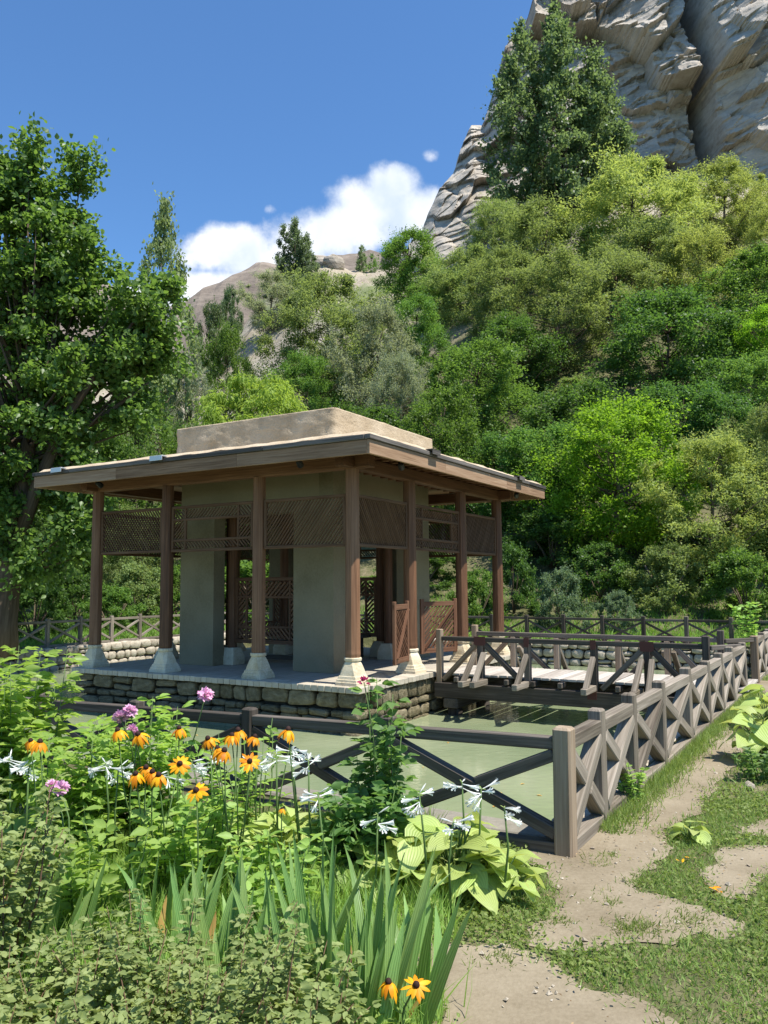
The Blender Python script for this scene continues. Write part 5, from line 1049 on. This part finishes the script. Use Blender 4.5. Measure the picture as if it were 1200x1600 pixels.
oc = np.array([(1, 0, 0), (0, 1, 0), (-1, 0, 0), (0, -1, 0), (0, 0, .7), (0, 0, -.5)]); v = np.stack([xy[:, 0], xy[:, 1], .008+0*r_], -1)[:, None]+(oc[None]+rs.normal(size=(n, 6, 3))*.22)*r_[:, None, None]
tr_ = np.array([(0, 1, 4), (1, 2, 4), (2, 3, 4), (3, 0, 4), (1, 0, 5), (2, 1, 5), (3, 2, 5), (0, 3, 5)]); tag(obj('pebbles', raw_mesh('pebbles', v.reshape(-1, 3), None, (np.arange(n)*6)[:, None, None].repeat(8, 1).repeat(3, 2).reshape(-1, 3)+np.tile(tr_, (n, 1)), smooth=False), 'rubble'), 'tiny pebbles scattered over the dirt path', 'pebbles', kind='stuff')
xy = np.concatenate([np.array([atz(px_, py_, -.55)[:2] for px_, py_ in ((785, 1240), (800, 1252), (838, 1243), (770, 1262), (620, 1215), (820, 1225), (745, 1212), (860, 1150), (930, 1150), (520, 1190), (700, 1160))]), PW(0, 0)[:2]+np.outer(rs.uniform(-4.5, -1, 26), U)+np.outer(rs.uniform(-4, 5, 26), V)]); n = len(xy)
A = rdir(n, rs); A[:, 2] = 0; M['float'] = m_leaf('floating_leaf', (.38, .20, .05), (.5, .36, .12), .1, .6, .3)
tag(obj('floating_leaves', leaves('floating_leaves', np.stack([xy[:, 0], xy[:, 1], -.545+0*xy[:, 0]], -1), A, np.tile((0, 0, 1.), (n, 1)), rs.uniform(.03, .07, n), .03, T_OVATE, rs), 'float'), 'few brown leaves floating on the green pond', 'leaves', kind='stuff')
# fallen petals and a pebble
def fallen(label, px, py, n, seed):
    r = random.Random(seed); b = atz(px, py); t = thing('fallen_flower', label, 'fallen flower', b+np.array([0, 0, .02]))
    for k in range(n): obj('petal', r.choice(PET_F), None, t, loc=(r.uniform(-.05, .05), r.uniform(-.03, .03), .01), rot=(r.uniform(-.3, .3), r.uniform(-.3, .3), r.uniform(0, 6.28)), scale=(.045,)*3)
fallen('orange fallen petals on the grass tongue beside the path', 1112, 1398, 7, 1); fallen('few orange fallen petals in the weeds by the path', 1066, 1350, 4, 2)
def boulder(label, loc, s, seed, group=None, mat='rubble'):
    bm = bmesh.new(); bmesh.ops.create_icosphere(bm, subdivisions=3, radius=1); r = np.random.RandomState(seed); P = np.array([v_.co[:] for v_ in bm.verts]); off = r.rand(3)*40
    k = 1+fbm(P*1.1+off, 3, seed)*.45+ridged(P*2+off, 2, seed)*.08
    for pl in unit(r.normal(size=(7, 3))): dd = P@pl; k = np.where(dd*k > .72, k*.72/np.maximum(dd*k, .01)*.5+k*.5, k)
    for v_, kk in zip(bm.verts, k): v_.co *= kk
    me = bpy.data.meshes.new('boulder'); bm.to_mesh(me); bm.free(); o = obj('boulder', me, mat, None, loc, (0, 0, r.rand()*6), s); return tag(o, label, 'rock', group)
b = atz(1172, 1234); boulder('small white stone in the grass at the right', (b[0], b[1], .03), (.05, .04, .03), 1)
for i, (px, py, d, s) in enumerate([(497, 388, 111, 2.0), (520, 396, 110, 1.6), (612, 392, 108, 1.8), (640, 382, 106, 2.0), (478, 402, 110, 1.4)]):
    p = atd(px, py, d); boulder(['largest tan boulder beside the pointed skyline tree', 'tan boulder just right of the largest skyline boulder', 'tan boulder at the middle of the rocky skyline', 'tan boulder at the right end of the rocky skyline below the cliff', 'small tan boulder half hidden behind the pointed skyline tree'][i], (p[0], p[1], float(H(p[0], p[1]))+.5), (s, s*.8, s*.8), 10+i, 'boulders on the skyline ridge', 'cliff')
for i, (px, py, d, s, lb) in enumerate([(660, 540, 46, .9, 'pale boulder among the hillside trees right of the silver tree'), (592, 455, 80, 1.3, 'pale block on the grassy patch below the ridge'), (907, 600, 43, .8, 'pale rock beside the leaning trunk on the slope')]):
    p = atd(px, py, d); boulder(lb, (p[0], p[1], float(H(p[0], p[1]))+.3), (s, s*.7, s*.6), 30+i)
# lattice mast in the gully at the left
p = atd(262, 575, 100); zb = float(H(p[0], p[1])); zt = atd(262, 478, 100)[2]; t = thing('lattice_mast', 'thin grey lattice mast in the gully left of the rocky slope', 'mast', (p[0], p[1], zb)); hm = max(zt-zb, 6)
for sx_ in (-1, 1):
    for sy_ in (-1, 1): beam_obj('leg', 'steel', t, (sx_*.55, sy_*.55, 0), (sx_*.12, sy_*.12, hm), .07, .07)
mb = MB()
for k in range(10):
    f0, f1 = k/10, (k+1)/10; w0, w1 = .55-.43*f0, .55-.43*f1
    for s_ in (-1, 1): mb.beam((-w0, s_*w0, hm*f0), (w1, s_*w1, hm*f1), .04, .04); mb.beam((s_*w0, -w0, hm*f0), (s_*w1, w1, hm*f1), .04, .04)
mb.build('cross_bracing', 'steel', t); beam_obj('cross_arm', 'steel', t, (-1.2, 0, hm*.93), (1.2, 0, hm*.93), .07, .07)
